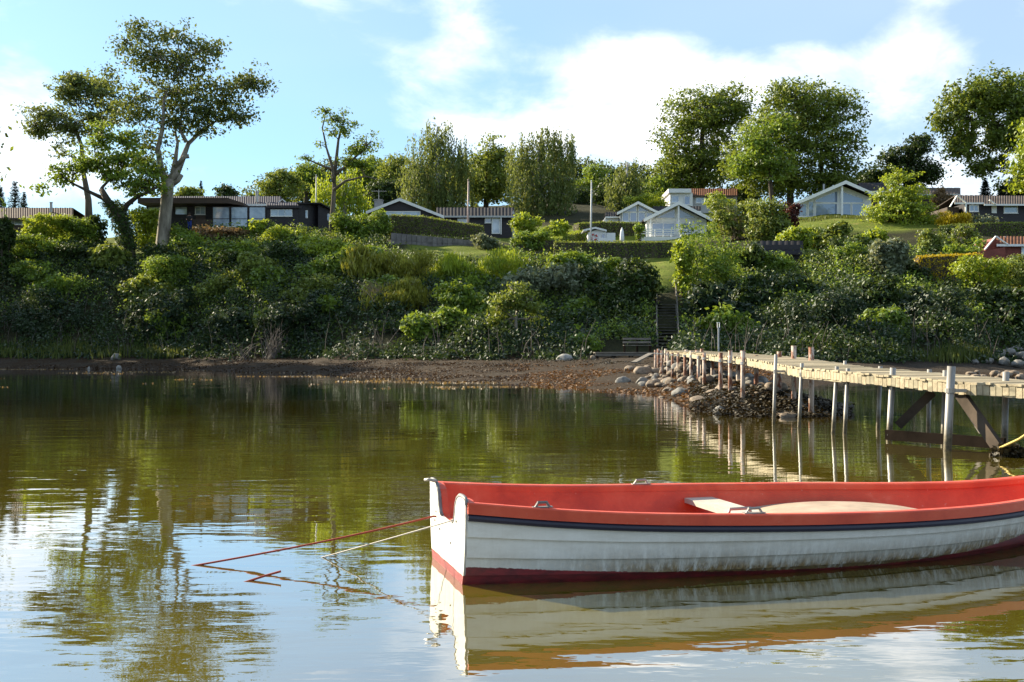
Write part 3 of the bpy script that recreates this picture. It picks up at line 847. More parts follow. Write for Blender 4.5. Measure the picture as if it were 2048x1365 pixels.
MB().beam((h.x(651), 1.67, h.z(425)), (h.x(651), 1.67, h.z(437)), .18, .04, (0, 1, 0)).build('pane', 'glass_bright', w)
MB().tube([(h.x(501), 3.0, h.z(408)), (h.x(501), 3.0, h.z(376))], .16, 10).tube([(h.x(501), 3.0, h.z(378)), (h.x(501), 3.0, h.z(374))], .22, 10).build('chimney', 'steel_flue', h.root)

# --- middle house
h = House('navy_gable_house', 'dark house with white barge boards and a ribbed wing behind the clipped hedge', 'house', 860, 470, 95)
h.gable(742, 424, 800, 400, 882, 431, 470, 8, 'black_timber')
h.gable_roof(733, 425, 800, 398.5, 889, 434, 8.5, 'roof_dark', -.4)
h.window(770, 841, 423, 445, 2, 1, -.02, .1, pane='glass_bright')
h.wall(872, 1024, 431, 470, 6, 'black_timber', 1.2, 'wing_wall', 'black_timber')
h.front_roof(873, 1029, 415.5, 432.5, .6, 3.8, 'roof_dark', .36, amp=.022, fascia='grey_paint')
h.gable(1020, 432, 1027, 417, 1032, 436, 470, 5, 'grey_paint', 1.4, 'wing_gable')
h.window(914, 936, 435, 458, 1, 1, 1.15, pane='glass_bright')
h.window(969, 982, 434, 444, 1, 1, 1.15, pane='glass_pane')
h.window(983, 1000, 434, 466, 1, 1, 1.15, .1, pane='glass_bright', name='glazed_door', sill=False)
h.box('corner_post', 'white_paint', 1001, 1003, 433, 468, .6, .75)
ch = MB().box(h.x(744), h.x(760), 2, 3, h.z(425), h.z(395.5)).box(h.x(743), h.x(761), 1.9, 3.1, h.z(395.4), h.z(394)).build('chimney', 'chimney_grey', h.root)
MB().tube([(h.x(752), 2.5, h.z(395)), (h.x(752), 2.5, h.z(373))], .035, 6).beam((h.x(737), 2.5, h.z(376)), (h.x(768), 2.5, h.z(376.5)), .04, .04).build('aerial', 'grey_paint', ch)
for k in range(7):
    MB().tube([(h.x(739 + k * 4.6), 2.1, h.z(376.2)), (h.x(739 + k * 4.6), 2.9, h.z(376.2))], .02, 4).build('aerial_rod', 'grey_paint', ch)

# --- white cottage with a veranda
h = House('white_cottage', 'white cottage with a front gable, glazed triangle and white veranda railing above the trimmed hedge', 'house', 1354, 482, 97)
h.gable(1293, 441, 1354, 412, 1413, 441, 482, 8, 'white_paint')
h.gable_roof(1285, 441.5, 1354, 407, 1424, 443, 9.5, 'roof_dark', -1.3, bw=.3)
h.poly_window([(1310, 437), (1350, 418), (1350, 437)], -.02, .1)
h.poly_window([(1358, 418), (1358, 437), (1396, 437)], -.02, .1)
h.window(1303, 1350, 446, 472, 2, 2, -.02, .09, zsplit=.5)
h.window(1360, 1384, 446, 476, 1, 1, -.02, .1, name='glazed_door', sill=False)
h.box('post', 'white_paint', 1352.5, 1355.5, 414, 482, -1.2, -1.05)
h.box('post', 'white_paint', 1297, 1300, 440, 482, -1.2, -1.05)
dk = h.box('veranda_deck', 'white_paint', 1272, 1384, 478, 484, -2.2, -.05)
for k, px in enumerate((1273, 1289, 1305, 1321, 1337, 1353, 1369, 1384)):
    h.box('railing_post', 'white_paint', px - .8, px + .8, 463, 478, -2.2, -2.1)
for yy in (463.5, 467.5, 472):
    h.box('rail', 'white_paint', 1271, 1385, yy - .7, yy + .9, -2.26, -2.21)
MB().box(h.x(1272), h.x(1384), -2.3, -2.22, h.z(484) - .8, h.z(478)).build('veranda_skirt', 'white_paint', h.root)

# --- pale gable house behind it
h = House('pale_gable_house', 'pale house with a fully glazed gable and dark roof, behind the round clipped hedge', 'house', 1275, 446, 108)
h.gable(1240, 426, 1275, 409, 1310, 426, 446, 8, 'grey_paint')
h.gable_roof(1233, 427.5, 1275, 405.5, 1317, 427, 9, 'roof_dark', -.7, bw=.26)
h.poly_window([(1246, 424), (1273, 411), (1273, 424)], -.02, .09)
h.poly_window([(1277, 411), (1277, 424), (1304, 424)], -.02, .09)
h.window(1244, 1258, 425, 444, 1, 1, -.02, .1); h.window(1259, 1274, 425, 444, 1, 1, -.02, .1, name='glazed_door', sill=False)
h.window(1276, 1291, 425, 444, 1, 1, -.02, .1, name='glazed_door', sill=False); h.window(1292, 1306, 425, 444, 1, 1, -.02, .1)
h.wall(1212, 1239, 433, 446, 5, 'white_paint', 1.0, 'wing_wall')
h.front_roof(1211, 1240, 425, 434, .6, 3, 'roof_dark', .3, fascia='white_paint')
h.wall(1311, 1400, 424, 446, 6, 'grey_paint', 4, 'rear_wall')
h.front_roof(1306, 1402, 413, 423, 3.4, 7, 'roof_dark', .36, amp=.022)

# --- tile-roofed house up the slope
h = House('tiled_house', 'small house with brown tiled roof and flat white extension under the beeches', 'house', 1400, 420, 125)
h.wall(1338, 1383, 388, 420, 6, 'white_paint', -1)
h.box('flat_roof', 'white_paint', 1334, 1379, 381, 389, -1.6, 6)
h.wall(1383.2, 1474, 391, 420, 6, 'grey_paint', 0)
h.front_roof(1377, 1476, 377.5, 391.5, -.6, 3.4, 'roof_tile', .30, amp=.026, fascia='brown_timber')
h.window(1391, 1414, 394, 407, 2, 1, -.02, .1, pane='glass_bright')
h.window(1366, 1378, 394, 412, 1, 1, -1.03, .08); h.window(1341, 1356, 394, 408, 1, 1, -1.03, .08, pane='glass_bright')

# --- large white gable house at the right
h = House('glazed_gable_house', 'large white house with tall glazed gable facing the water, left of the round green tree', 'house', 1660, 437, 111)
h.gable(1590, 409, 1684, 372, 1742, 396, 437, 10, 'white_paint')
h.gable_roof(1580, 411, 1684, 366, 1748, 394, 11, 'roof_dark', -1.6, bw=.34)
h.poly_window([(1630, 405), (1630, 400), (1675, 382), (1675, 406)], -.02, .1)
h.poly_window([(1680, 382), (1680, 406), (1726, 406), (1726, 398)], -.02, .1)
h.window(1592, 1614, 407, 434, 1, 1, -.02, .1); h.window(1616, 1628, 403, 434, 1, 1, -.02, .1, name='glazed_door', sill=False, pane='glass_pane')
h.window(1630, 1675, 407, 435, 1, 1, -.02, .1, name='glazed_door', sill=False); h.window(1680, 1702, 407, 435, 1, 1, -.02, .1, name='glazed_door', sill=False); h.window(1703, 1727, 407, 435, 1, 1, -.02, .1)
h.box('post', 'white_paint', 1676, 1679.5, 376, 437, -1.4, -1.25)
h.box('post', 'white_paint', 1588, 1590.5, 409, 437, -1.4, -1.25)
MB().tube([(h.x(1670), 5, h.z(385)), (h.x(1670), 5, h.z(357))], .12, 8).build('chimney', 'grey_paint', h.root)
h.wall(1742.5, 1775, 382, 437, 8, 'brown_timber', 3, 'wing_wall')
h.front_roof(1718, 1778, 366, 383, 2.4, 7, 'roof_dark', .5)

# --- dark house at the right edge
h = House('dark_house', 'dark blue timber house with grey-brown roof and white trim above the yellow grass', 'house', 1990, 446, 100)
h.wall(1931, 2140, 407, 446, 8, 'black_timber', 0, boards='black_timber')
h.front_roof(1968, 2150, 392, 409, -.9, 3.2, 'roof_grey', .28, amp=.026)
h.front_roof(1909, 1968, 391, 406, -.3, 3.2, 'roof_grey', .28, amp=.026)
MB().beam((h.x(1897), -.4, h.z(415)), (h.x(1911), -.4, h.z(393)), .08, .3, (0, 1, 0)).beam((h.x(1911), -.4, h.z(393)), (h.x(1929), -.4, h.z(407)), .08, .3, (0, 1, 0)).build('bargeboard', 'white_paint', h.root)
MB().beam((h.x(1971), -1, h.z(403)), (h.x(1984), -1, h.z(412)), .08, .3, (0, 1, 0)).build('bargeboard', 'white_paint', h.root)
h.box('post', 'white_paint', 1927, 1930, 407, 438, -.5, -.38)
h.box('shutter', 'white_paint', 1983, 1993, 411, 427, -.07, -.012)
h.window(1938, 1957, 410, 424, 2, 1, -.02, .1)
h.window(2007, 2035, 411, 427, 1, 1, -.02, .1, pane='glass_bright'); h.window(2060, 2088, 411, 427, 1, 1, -.02, .1, pane='glass_bright')
h.wall(1903, 1926.5, 412, 440, 5, 'brown_timber', 1.2, 'porch_wall')

# --- grey roof far behind at the right
h = House('grey_roof_house', 'grey roofed house half hidden behind the round green tree', 'house', 1880, 400, 128)
h.wall(1800, 1916, 388, 425, 6, 'brown_timber', 0)
h.front_roof(1790, 1921, 376, 389, -.6, 3, 'roof_grey', .5)

# --- low house at the far left
h = House('low_brown_house', 'low brown house with long ribbed roof at the left edge of the hill', 'house', 60, 452, 104)
h.wall(-120, 138, 436, 452, 6, 'brown_timber', 0)
h.front_roof(-130, 146, 416, 437, -.8, 4, 'roof_brown', .28, amp=.022, fascia='brown_timber')
h.window(14, 60, 439.5, 450, 3, 1, -.02, .08, pane='glass_bright'); h.window(80, 110, 439.5, 450, 2, 1, -.02, .08, pane='glass_bright')
MB().tube([(h.x(88), 2, h.z(425)), (h.x(88), 2, h.z(401))], .16, 8).tube([(h.x(88), 2, h.z(402)), (h.x(88), 2, h.z(400))], .2, 8).build('chimney', 'steel_flue', h.root)

# --- red hut at the right edge
h = House('red_hut', 'small red hut with tiled roof and white bargeboards beside the yellow hedge', 'hut', 2010, 516, 74)
h.wall(2008, 2150, 491, 516, 4, 'brick_red', 0, boards='brick_red')
h.gable(1968, 505, 1990, 476, 2009, 491, 518, 3.6, 'brick_red', .05)
h.front_roof(1993, 2160, 473, 489.5, -.4, 2.2, 'roof_tile', .28, amp=.026)
MB().beam((h.x(1968), -.15, h.z(500)), (h.x(1990), -.15, h.z(473.5)), .08, .24, (0, 1, 0)).beam((h.x(1990), -.15, h.z(473.5)), (h.x(2011), -.45, h.z(491)), .08, .24, (0, 1, 0)).build('bargeboard', 'white_paint', h.root)
h.window(2042, 2075, 494, 512, 1, 1, -.03, .09, pane='glass_bright')
MB().hexa([(h.x(1943), -.6, h.z(516) - 1), (h.x(2004), -.6, h.z(516) - 1), (h.x(2004), -.4, h.z(516) - 1), (h.x(1943), -.4, h.z(516) - 1), (h.x(1943), -.6, h.z(507)), (h.x(2004), -.6, h.z(496)), (h.x(2004), -.4, h.z(496)), (h.x(1943), -.4, h.z(507))]).build('side_wall', 'brick_red', h.root)
MB().tube([(h.x(2031), 2, h.z(478)), (h.x(2031), 2, h.z(469))], .1, 8).build('chimney', 'white_paint', h.root)

# --- little white shed with the lifebuoy, dark shed in the thicket
h = House('white_shed', 'little white garden shed beside the white flagpole', 'shed', 1195, 484, 90)
h.gable(1176, 466, 1200, 458, 1212, 463, 484, 2.4, 'white_paint')
h.gable_roof(1166, 461.5, 1190, 456, 1213, 462, 3, 'grey_paint', -.3, .4, .08, bw=.12)
h.wall(1213, 1231, 466, 484, 2.2, 'white_paint', .1)
h.window(1203, 1210, 468, 480, 1, 1, -.02, .05)
h.box('bench_front', 'white_paint', 1196, 1222, 478, 484, -.9, -.8)
b = P(1188, 475, 90)
b.y -= .1
mb = MB()
ring = [(math.cos(2 * math.pi * k / 20) * .29, 0, math.sin(2 * math.pi * k / 20) * .29) for k in range(21)]
lb = thing('lifebuoy', 'red and white lifebuoy ring hung on the white shed', 'lifebuoy', b)
for k in range(4):
    a = 5 * k
    MB().tube(ring[a:a + 4], .075, 8).build('red_section', 'buoy_red', lb, True)
    MB().tube(ring[a + 3:a + 6], .078, 8).build('white_band', 'white_paint', lb, True)
h = House('dark_shed', 'dark tarred shed half sunk in the shaded thicket above the jetty', 'shed', 1550, 530, 76)
h.wall(1520, 1600, 490, 530, 3, 'black_timber', 0)
h.front_roof(1508, 1606, 482, 506, -.6, 1.6, 'roof_dark', .5, fascia='black_timber')
h.box('corner_post', 'old_timber', 1512, 1519, 489, 532, -.55, -.4)
MB().beam((h.x(1522), -.3, h.z(492)), (h.x(1532), -.5, h.z(511)), .08, .1, (0, 1, 0)).build('downpipe', 'grey_paint', h.root)

# --- flagpoles, mast, parasol, person, garden chair
def pole(name, label, x, yt, yb, D, r, mat, cap=True, cat='flagpole'):
    b = P(x, yb, D); b.z = min(b.z, TZ(x, D) + .02)
    t_ = P(x, yt, D) - b
    root = thing(name, label, cat, b)
    lean = (t_.z) * .012
    MB().tube([(0, 0, 0), (lean * .5, 0, t_.z * .5), (lean, 0, t_.z)], [r, r * .85, r * .5], 9).build('mast', mat, root, True)
    MB().tube([(lean, 0, t_.z), (lean, 0, t_.z + .1), (lean, 0, t_.z + .16)], [r * .6, r * .9, r * .2], 8).build('truck', mat, root, True)
    MB().tube([(lean * .2 + r * 1.3, -.05, 1.0), (lean + r * 1.3, -.05, t_.z)], .012, 4).build('halyard', 'rope_white', root)
    return root
pole('flagpole', 'white flagpole with reddish paint in front of the dark ribbed wing', 935, 362, 472, 90, .10, 'flag_pole_red')
pole('flagpole', 'white flagpole rising beside the white shed and trimmed hedge', 1181, 364, 482, 88, .08, 'white_paint')
pole('flagpole', 'thin pale flagpole behind the slender leaning tree', 631, 352, 410, 108, .09, 'grey_paint')
b = P(1244, 485, 92); b.z = TZ(1244, 92)
par = thing('parasol', 'closed white parasol standing on the lawn before the white cottage', 'parasol', b)
hh = (485 - 451) * 92 / F0
MB().tube([(0, 0, 0), (0, 0, hh)], .03, 6).build('pole', 'grey_paint', par)
MB().tube([(0, 0, hh * .18), (0, 0, hh * .3), (0, 0, hh * .6), (0, 0, hh * .85), (0, 0, hh + .05)], [.20, .24, .22, .15, .02], 10).build('canopy', 'white_paint', par, True)
MB().box(-.25, .25, -.25, .25, -.02, .08).build('base', 'stone_grey', par)

def person_at(px, py, D):
    b = P(px, py, D)
    root = thing('person', 'person in a dark top and blue trousers standing on the terrace of the black house', 'person', b)
    J = dict(hip=(0, 0, .93), wa=(0, -.02, 1.08), ch=(.02, -.05, 1.33), ne=(.03, -.09, 1.52), hd=(.04, -.13, 1.63), tp=(.04, -.14, 1.74),
             sl=(-.19, -.05, 1.42), el=(-.27, -.12, 1.16), hl=(-.22, -.30, 1.02), sr=(.21, -.05, 1.42), er=(.29, -.10, 1.16), hr=(.22, -.28, 1.02),
             kl=(-.10, -.04, .50), fl=(-.11, .02, .08), tl=(-.12, -.14, .04), kr=(.11, -.02, .50), fr=(.12, .04, .08), tr=(.13, -.12, .04), pl=(-.09, 0, .88), pr=(.09, 0, .88))
    rad = dict(hip=.15, wa=.14, ch=.17, ne=.06, hd=.10, tp=.06, sl=.07, el=.05, hl=.04, sr=.07, er=.05, hr=.04, kl=.075, fl=.05, tl=.035, kr=.075, fr=.05, tr=.035, pl=.10, pr=.10)
    E = [('hip', 'wa'), ('wa', 'ch'), ('ch', 'ne'), ('ne', 'hd'), ('hd', 'tp'), ('ch', 'sl'), ('sl', 'el'), ('el', 'hl'), ('ch', 'sr'), ('sr', 'er'), ('er', 'hr'),
         ('hip', 'pl'), ('pl', 'kl'), ('kl', 'fl'), ('fl', 'tl'), ('hip', 'pr'), ('pr', 'kr'), ('kr', 'fr'), ('fr', 'tr')]
    names = list(J)
    me = bpy.data.meshes.new('body'); me.from_pydata([J[n] for n in names], [(names.index(a), names.index(c)) for a, c in E], [])
    o = obj('body', me, root)
    sk = o.modifiers.new('skin', 'SKIN'); 
    if not me.skin_vertices: me.attributes  # layer is made with the modifier below
    bpy.context.view_layer.objects.active = o
    bpy.ops.object.select_all(action='DESELECT'); o.select_set(True)
    bpy.ops.mesh.customdata_skin_add() if not me.skin_vertices else None
    for n, vv in zip(names, me.skin_vertices[0].data):
        vv.radius = (rad[n], rad[n]); vv.use_root = (n == 'hip')
    o.modifiers.new('sub', 'SUBSURF').levels = 1
    o.modifiers['sub'].render_levels = 2
    me.materials.append(MATS['skin'])
    # clothes: dressed shells over torso and legs, hair on the head
    mb = MB()
    mb.tube([(0, 0, .90), (0, -.02, 1.08), (.02, -.05, 1.33), (.03, -.07, 1.46), (.03, -.085, 1.51)], [.185, .175, .215, .15, .075], 12)
    for a, c in ((('sl', 'el')), (('sr', 'er'))): mb.tube([Vector(J['ch']).lerp(Vector(J[a]), .6), J[a], J[c]], [.11, .095, .07], 9)
    mb.build('jacket', 'cloth_dark', root, True)
    mb = MB()
    for q in 'lr': mb.tube([(J['p' + q][0], 0, .98), J['p' + q], J['k' + q], J['f' + q]], [.13, .125, .095, .075], 9)
    mb.build('trousers', 'cloth_blue', root, True)
    MB().tube([(.04, -.11, 1.56), (.04, -.11, 1.66), (.04, -.125, 1.74), (.04, -.13, 1.78)], [.09, .115, .10, .02], 10).build('hair', 'hair_brown', root, True)
    return root
person_at(379, 461, 90.5)
# ------------------------------------------------------------------ jetty
def dock_frame(k, t):
    a, b = DOCK[k], DOCK[k + 1]
    A = Vector((a[0], a[1] * K, a[2])); B = Vector((b[0], b[1] * K, b[2]))
    return A.lerp(B, t), (B - A)
DW = 1.35
A0 = Vector((DOCK[0][0], DOCK[0][1] * K, 0))
jet = thing('jetty', 'weathered plank jetty on rusty and bright steel posts running out from the stony shore', 'jetty', A0)
SEC = []
left = [Vector((d[0], d[1] * K, d[2])) for d in DOCK]
dirs = [(b - a).normalized() for a, b in zip(left[:-1], left[1:])]
nor = []
for i in range(len(left)):
    d = (dirs[max(0, i - 1)] + dirs[min(i, len(dirs) - 1)]); d.z = 0; d.normalize()
    n = Vector((-d.y, d.x, 0)); n = n if n.x > 0 else -n
    nor.append(n)
right = [p + n * DW for p, n in zip(left, nor)]
def dock_at(s_):
    """point pair on left/right edge after s_ metres"""
    for i in range(len(left) - 1):
        L = (left[i + 1] - left[i]).length
        if s_ <= L or i == len(left) - 2:
            t_ = s_ / L; return left[i].lerp(left[i + 1], t_), right[i].lerp(right[i + 1], t_), i
        s_ -= L
TOT = sum((b - a).length for a, b in zip(left[:-1], left[1:]))
pitch = TOT / 292
plank_variants = []
for k in range(292):
    c = (k + .5) * pitch
    l0, r0, _ = dock_at(c - pitch * .46); l1, r1, _ = dock_at(c + pitch * .46)
    ov = random.uniform(.02, .075); n = (r0 - l0).normalized(); z = random.uniform(-.008, .008)
    a, b, c_, d = l0 - n * ov, r0 + n * random.uniform(.03, .07), r1 + n * ov, l1 - n * ov
    up = Vector((0, 0, z))
    q = [p - A0 + up for p in (a, b, c_, d)]
    MB().hexa([p + Vector((0, 0, -.035)) for p in q] + q).build('deck_plank', 'dock_plank', jet)
# short upright boards that close the edge of the outer decking
ns = 0
s_ = TOT - 15.5
while s_ < TOT - .1 and ns < 130:
    l0, r0, _ = dock_at(s_); l1, r1, _ = dock_at(s_ + .105)
    n = (r0 - l0).normalized(); hh_ = random.uniform(.135, .165)
    q = [l0 - n * .042, l1 - n * .042, l1 - n * .026, l0 - n * .026]
    q = [p - A0 + Vector((0, 0, -.04 + random.uniform(-.004, .004))) for p in q]
    MB().hexa([p - Vector((0, 0, hh_)) for p in q] + q).build('edge_slat', 'dock_plank' if random.random() < .75 else 'dock_beam', jet)
    s_ += .118; ns += 1
# edge boards in sections that do not quite line up, joists below
for i in range(len(left) - 1):
    L = (left[i + 1] - left[i]).length; nb = max(1, round(L / 3.1))
    for side in (left, right):
        for k in range(nb):
            a = side[i].lerp(side[i + 1], (k + .012) / nb); b = side[i].lerp(side[i + 1], (k + .988) / nb)
            dz = Vector((0, 0, -.125 + random.uniform(-.012, .012)))
            MB().beam(a - A0 + dz, b - A0 + dz, .045, .15).build('edge_board', 'dock_beam', jet)
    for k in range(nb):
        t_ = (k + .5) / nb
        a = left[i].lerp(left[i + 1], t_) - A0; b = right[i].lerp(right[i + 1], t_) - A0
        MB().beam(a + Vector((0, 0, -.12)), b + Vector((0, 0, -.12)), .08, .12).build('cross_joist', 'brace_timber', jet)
def post(px, yt, D, r, mat, lean=0., clamp=True, deep=None):
    X = (px - 1024) * D / F0; b = Vector((X, D * K, 0)); zt = H + (YH - yt) * D / F0
    zb = min(-.1, TZ(px, D) - .3) if TZ(px, D) > -.3 else -1.2
    mb = MB().tube([b + Vector((lean * (zb - zt), 0, zb)) - A0, b + Vector((0, 0, zt)) - A0], r, 10)
    o = mb.build('post', mat, jet, True)
    if mat == 'rust_post':
        MB().tube([b + Vector((0, 0, zt)) - A0, b + Vector((0, 0, zt + .015)) - A0], r * 1.02, 10).build('post_cap', 'rust_post', o)
    if clamp:
        dz = float(np.interp(D, [d[1] for d in DOCK][::-1], [d[2] for d in DOCK][::-1])) - .17
        MB().tube([b + Vector((lean * (dz - zt), 0, dz)) - A0, b + Vector((lean * (dz - zt), 0, dz + .07)) - A0], r * 1.25, 10).box(b.x - A0.x, b.x - A0.x + .22, b.y - A0.y - .04, b.y - A0.y + .04, dz + .01, dz + .06).build('clamp', 'aluminium' if mat == 'post_steel' else 'steel_flue', o)
C6 = lambda cx, cy: (1160 + cx * .2491, 560 + cy * .2491)
for cx, ct, D in ((605, 566, 42.5), (628, 556, 41), (658, 568, 39.4), (706, 580, 37.4), (742, 588, 36), (788, 588, 34.5), (843, 612, 32.8), (893, 572, 31), (952, 612, 29), (998, 588, 27.6), (1130, 590, 24.6), (1207, 572, 23.4), (1308, 572, 22.0)):
    x, y = C6(cx, ct); post(x, y, D, .055 + .004 * random.random(), 'rust_post')
for cx, ct, D in ((688, 556, 41.5), (852, 562, 36.5), (938, 566, 33.5), (978, 556, 32.0), (1064, 590, 30), (1270, 600, 26.5), (1415, 610, 24.2), (1600, 580, 22.6), (1716, 534, 21.6), (1857, 545, 20.6)):
    x, y = C6(cx, ct); post(x, y, D, .062, 'rust_post', clamp=False)
for px, yt, D, r, ln in ((1552, 709, 18.6, .034, .035), (1604, 727, 17.6, .036, .045), (1674, 733, 16.5, .036, .06), (1696, 737, 16.2, .036, .05), (1786, 736, 15.2, .050, .055), (1903, 733, 13.7, .062, .05),
                         (1690, 722, 18.9, .034, 0.), (1761, 733, 17.2, .04, .04), (1859, 739, 15.9, .04, .02), (1891, 741, 15.0, .045, .03), (2012, 744, 14.1, .05, .02), (2110, 744, 12.2, .06, .02)):
    post(px, yt, D, r, 'post_steel', ln)
# bracing under the outer end: a bolted cross beam, two diagonal struts and the hanging seaweed
A, B = P(1772, 856, 15.0) - A0, P(2010, 872, 13.6) - A0
A.z = B.z = .12
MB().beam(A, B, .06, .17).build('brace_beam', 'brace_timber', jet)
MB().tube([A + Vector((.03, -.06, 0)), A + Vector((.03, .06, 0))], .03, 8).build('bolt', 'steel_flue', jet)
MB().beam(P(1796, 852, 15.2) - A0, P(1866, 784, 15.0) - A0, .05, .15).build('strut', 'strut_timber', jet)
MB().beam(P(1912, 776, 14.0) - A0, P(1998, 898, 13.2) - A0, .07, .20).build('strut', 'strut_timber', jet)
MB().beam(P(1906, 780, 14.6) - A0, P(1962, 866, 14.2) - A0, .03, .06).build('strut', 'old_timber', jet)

# ------------------------------------------------------------------ stones
def stone_mesh(seed, mat, sub=3):
    import bmesh
    bm = bmesh.new(); bmesh.ops.create_icosphere(bm, subdivisions=sub, radius=1)
    s = Vector((seed * 3.7, seed * 1.3, seed * 7.1))
    rr = random.Random(seed * 31 + 7)
    cuts = [(Vector((rr.gauss(0, 1), rr.gauss(0, 1), rr.gauss(0, 1))).normalized(), rr.uniform(.62, .9)) for _ in range(7)]
    for v in bm.verts:
        d = v.co.normalized()
        r = 1 + .30 * mnoise.noise(d * .9 + s) + .14 * mnoise.noise(d * 2.3 + s) + .05 * mnoise.noise(d * 6 + s)
        for c_ in cuts:
            k_ = d.dot(c_[0])
            if k_ > .05: r = min(r, c_[1] / k_)
        v.co = d * r
    me = bpy.data.meshes.new('stone'); bm.to_mesh(me); bm.free()
    me.materials.append(MATS[mat]); me.polygons.foreach_set('use_smooth', [True] * len(me.polygons))
    return me
STONES = {m: [stone_mesh(i + 5 * j, m) for i in range(5)] for j, m in enumerate(('stone_grey', 'stone_tan', 'stone_pale'))}
def put_stone(name, mat, loc, r, parent=None, sq=.7):
    o = obj(name, random.choice(STONES[mat]), parent, loc)
    o.scale = (r * random.uniform(.85, 1.25), r * random.uniform(.8, 1.1), r * sq * random.uniform(.8, 1.15))
    o.rotation_euler = (random.uniform(-.2, .2), random.uniform(-.2, .2), random.uniform(0, 6.3))
    return o
pile = thing('rock_pile', 'heap of tan and grey stones packed round the rusty posts of the jetty', 'rock pile', Vector((dock_x(36), 36 * K, 0)))
O = pile.location.copy()
for k in range(300):
    D = random.uniform(22, 43) if k % 3 else random.uniform(33, 43)
    X = dock_x(D) + random.gauss(.35, .85)
    r = (.08 + .17 * random.random() ** 2.2) * (1.15 if D > 30 else 1.0)
    z = tz(X, D * K) + r * .25 + (random.uniform(0, .5) if D > 33 and abs(X - dock_x(D) - .4) < .8 else 0)
    put_stone('stone', random.choice(['stone_tan', 'stone_tan', 'stone_grey']), Vector((X, D * K, z)) - O, r, pile)
for (px, py, D, r) in ((1413, 795, 28, .42), (1520, 788, 25.5, .45), (1500, 775, 27.5, .5), (1455, 768, 29, .42), (1508, 782, 25, .38), (1430, 775, 29, .4), (1395, 770, 31, .35), (1545, 792, 24.5, .36)):
    g = ground_pt(px, D); put_stone('stone', random.choice(['stone_tan', 'stone_grey']), g + Vector((0, 0, r * .2)) - O, r * .72, pile)
def boulder(label, px, D, r, mat, sq=.7):
    g = ground_pt(px, D); o = put_stone('boulder', mat, g + Vector((0, 0, r * .3)), r, None, sq)
    return tag(o, label, 'boulder')
boulder('large pale grey boulder on the beach between the thicket and the low platform', 1128, 54, .44, 'stone_pale', .75)
boulder('small tan boulder beside the legs of the low platform', 1186, 53, .27, 'stone_tan')
boulder('low tan stone on the weed left of the jetty rocks', 1258, 42, .28, 'stone_tan')
boulder('rounded tan stone at the left foot of the jetty rocks', 1284, 40, .36, 'stone_tan')
boulder('pale rough rock at the foot of the dark left bank', 232, 70, .46, 'stone_grey', .7)
o = boulder('weed covered pale stone standing in the water beside the leftmost outer posts', 1440, 21.3, .22, 'stone_grey'); o.location.z = .06
o = boulder('flat yellowish stone awash between two thin steel poles', 1574, 20.3, .24, 'stone_tan', .45); o.location.z = .03
gp = thing('rock_pile', 'grey boulders stacked at the foot of the bank by the right edge', 'rock pile', ground_pt(2010, 57))
for (px, yy, D, r) in ((1962, 716, 57, .38), (1992, 712, 57.5, .55), (2018, 706, 58, .5), (2042, 712, 57.5, .55), (1978, 722, 56, .34), (2008, 724, 55.8, .42), (2036, 727, 55.5, .36), (2060, 716, 57, .5), (2034, 700, 59, .42), (2075, 705, 58, .5), (1950, 724, 55.6, .25)):
    put_stone('stone', 'stone_grey', P(px, yy, D) - gp.location, r, gp)
gp = thing('rock_pile', 'low bank of small tan stones on the sand at the right edge', 'rock pile', ground_pt(1990, 48))
for k in range(60):
    px = random.uniform(1915, 2110); D = random.uniform(45.5, 49.5)
    g = ground_pt(px, D); put_stone('stone', 'stone_tan', g + Vector((0, 0, .05 + random.uniform(0, .32) * (1 if px > 1935 else .3))) - gp.location, random.uniform(.14, .27), gp)

# ------------------------------------------------------------------ stairs up the bank
D0, D1 = 59.5, 67.5
S0, S1 = P(1336, 699, D0), P(1332, 588, D1)
st = thing('wooden_stairs', 'steep dark wooden stairs climbing the bank from the jetty to the lawn', 'stairs', S0)
run = S1 - S0
n = 19; hw = .64
for k in range(n + 1):
    p = run * (k / n)
    MB().box(p.x - hw, p.x + hw, p.y - .16, p.y + .16, p.z - .05, p.z).build('tread', 'old_timber' if k < 5 else 'stair_timber', st)
for sx_ in (-1, 1):
    MB().beam(Vector((sx_ * (hw + .05), -.2, -.12)), run + Vector((sx_ * (hw + .05), .1, -.12)), .07, .26).build('stringer', 'stair_timber', st)
    hr = [Vector((sx_ * (hw + .1), 0, 0)) + run * t_ + Vector((0, 0, .95)) for t_ in ((0, .45) if sx_ < 0 else (0, .33, .66, .95))]
    MB().tube(hr, .04, 6).build('handrail', 'old_timber', st)
    for t_ in ((0, .2, .43) if sx_ < 0 else (0, .3, .6, .93)):
        p = run * t_ + Vector((sx_ * (hw + .1), 0, -.6 if t_ == 0 else -.3))
        MB().beam(p, p + Vector((0, 0, 1.6)), .09, .09, (0, 1, 0)).build('rail_post', 'old_timber', st)
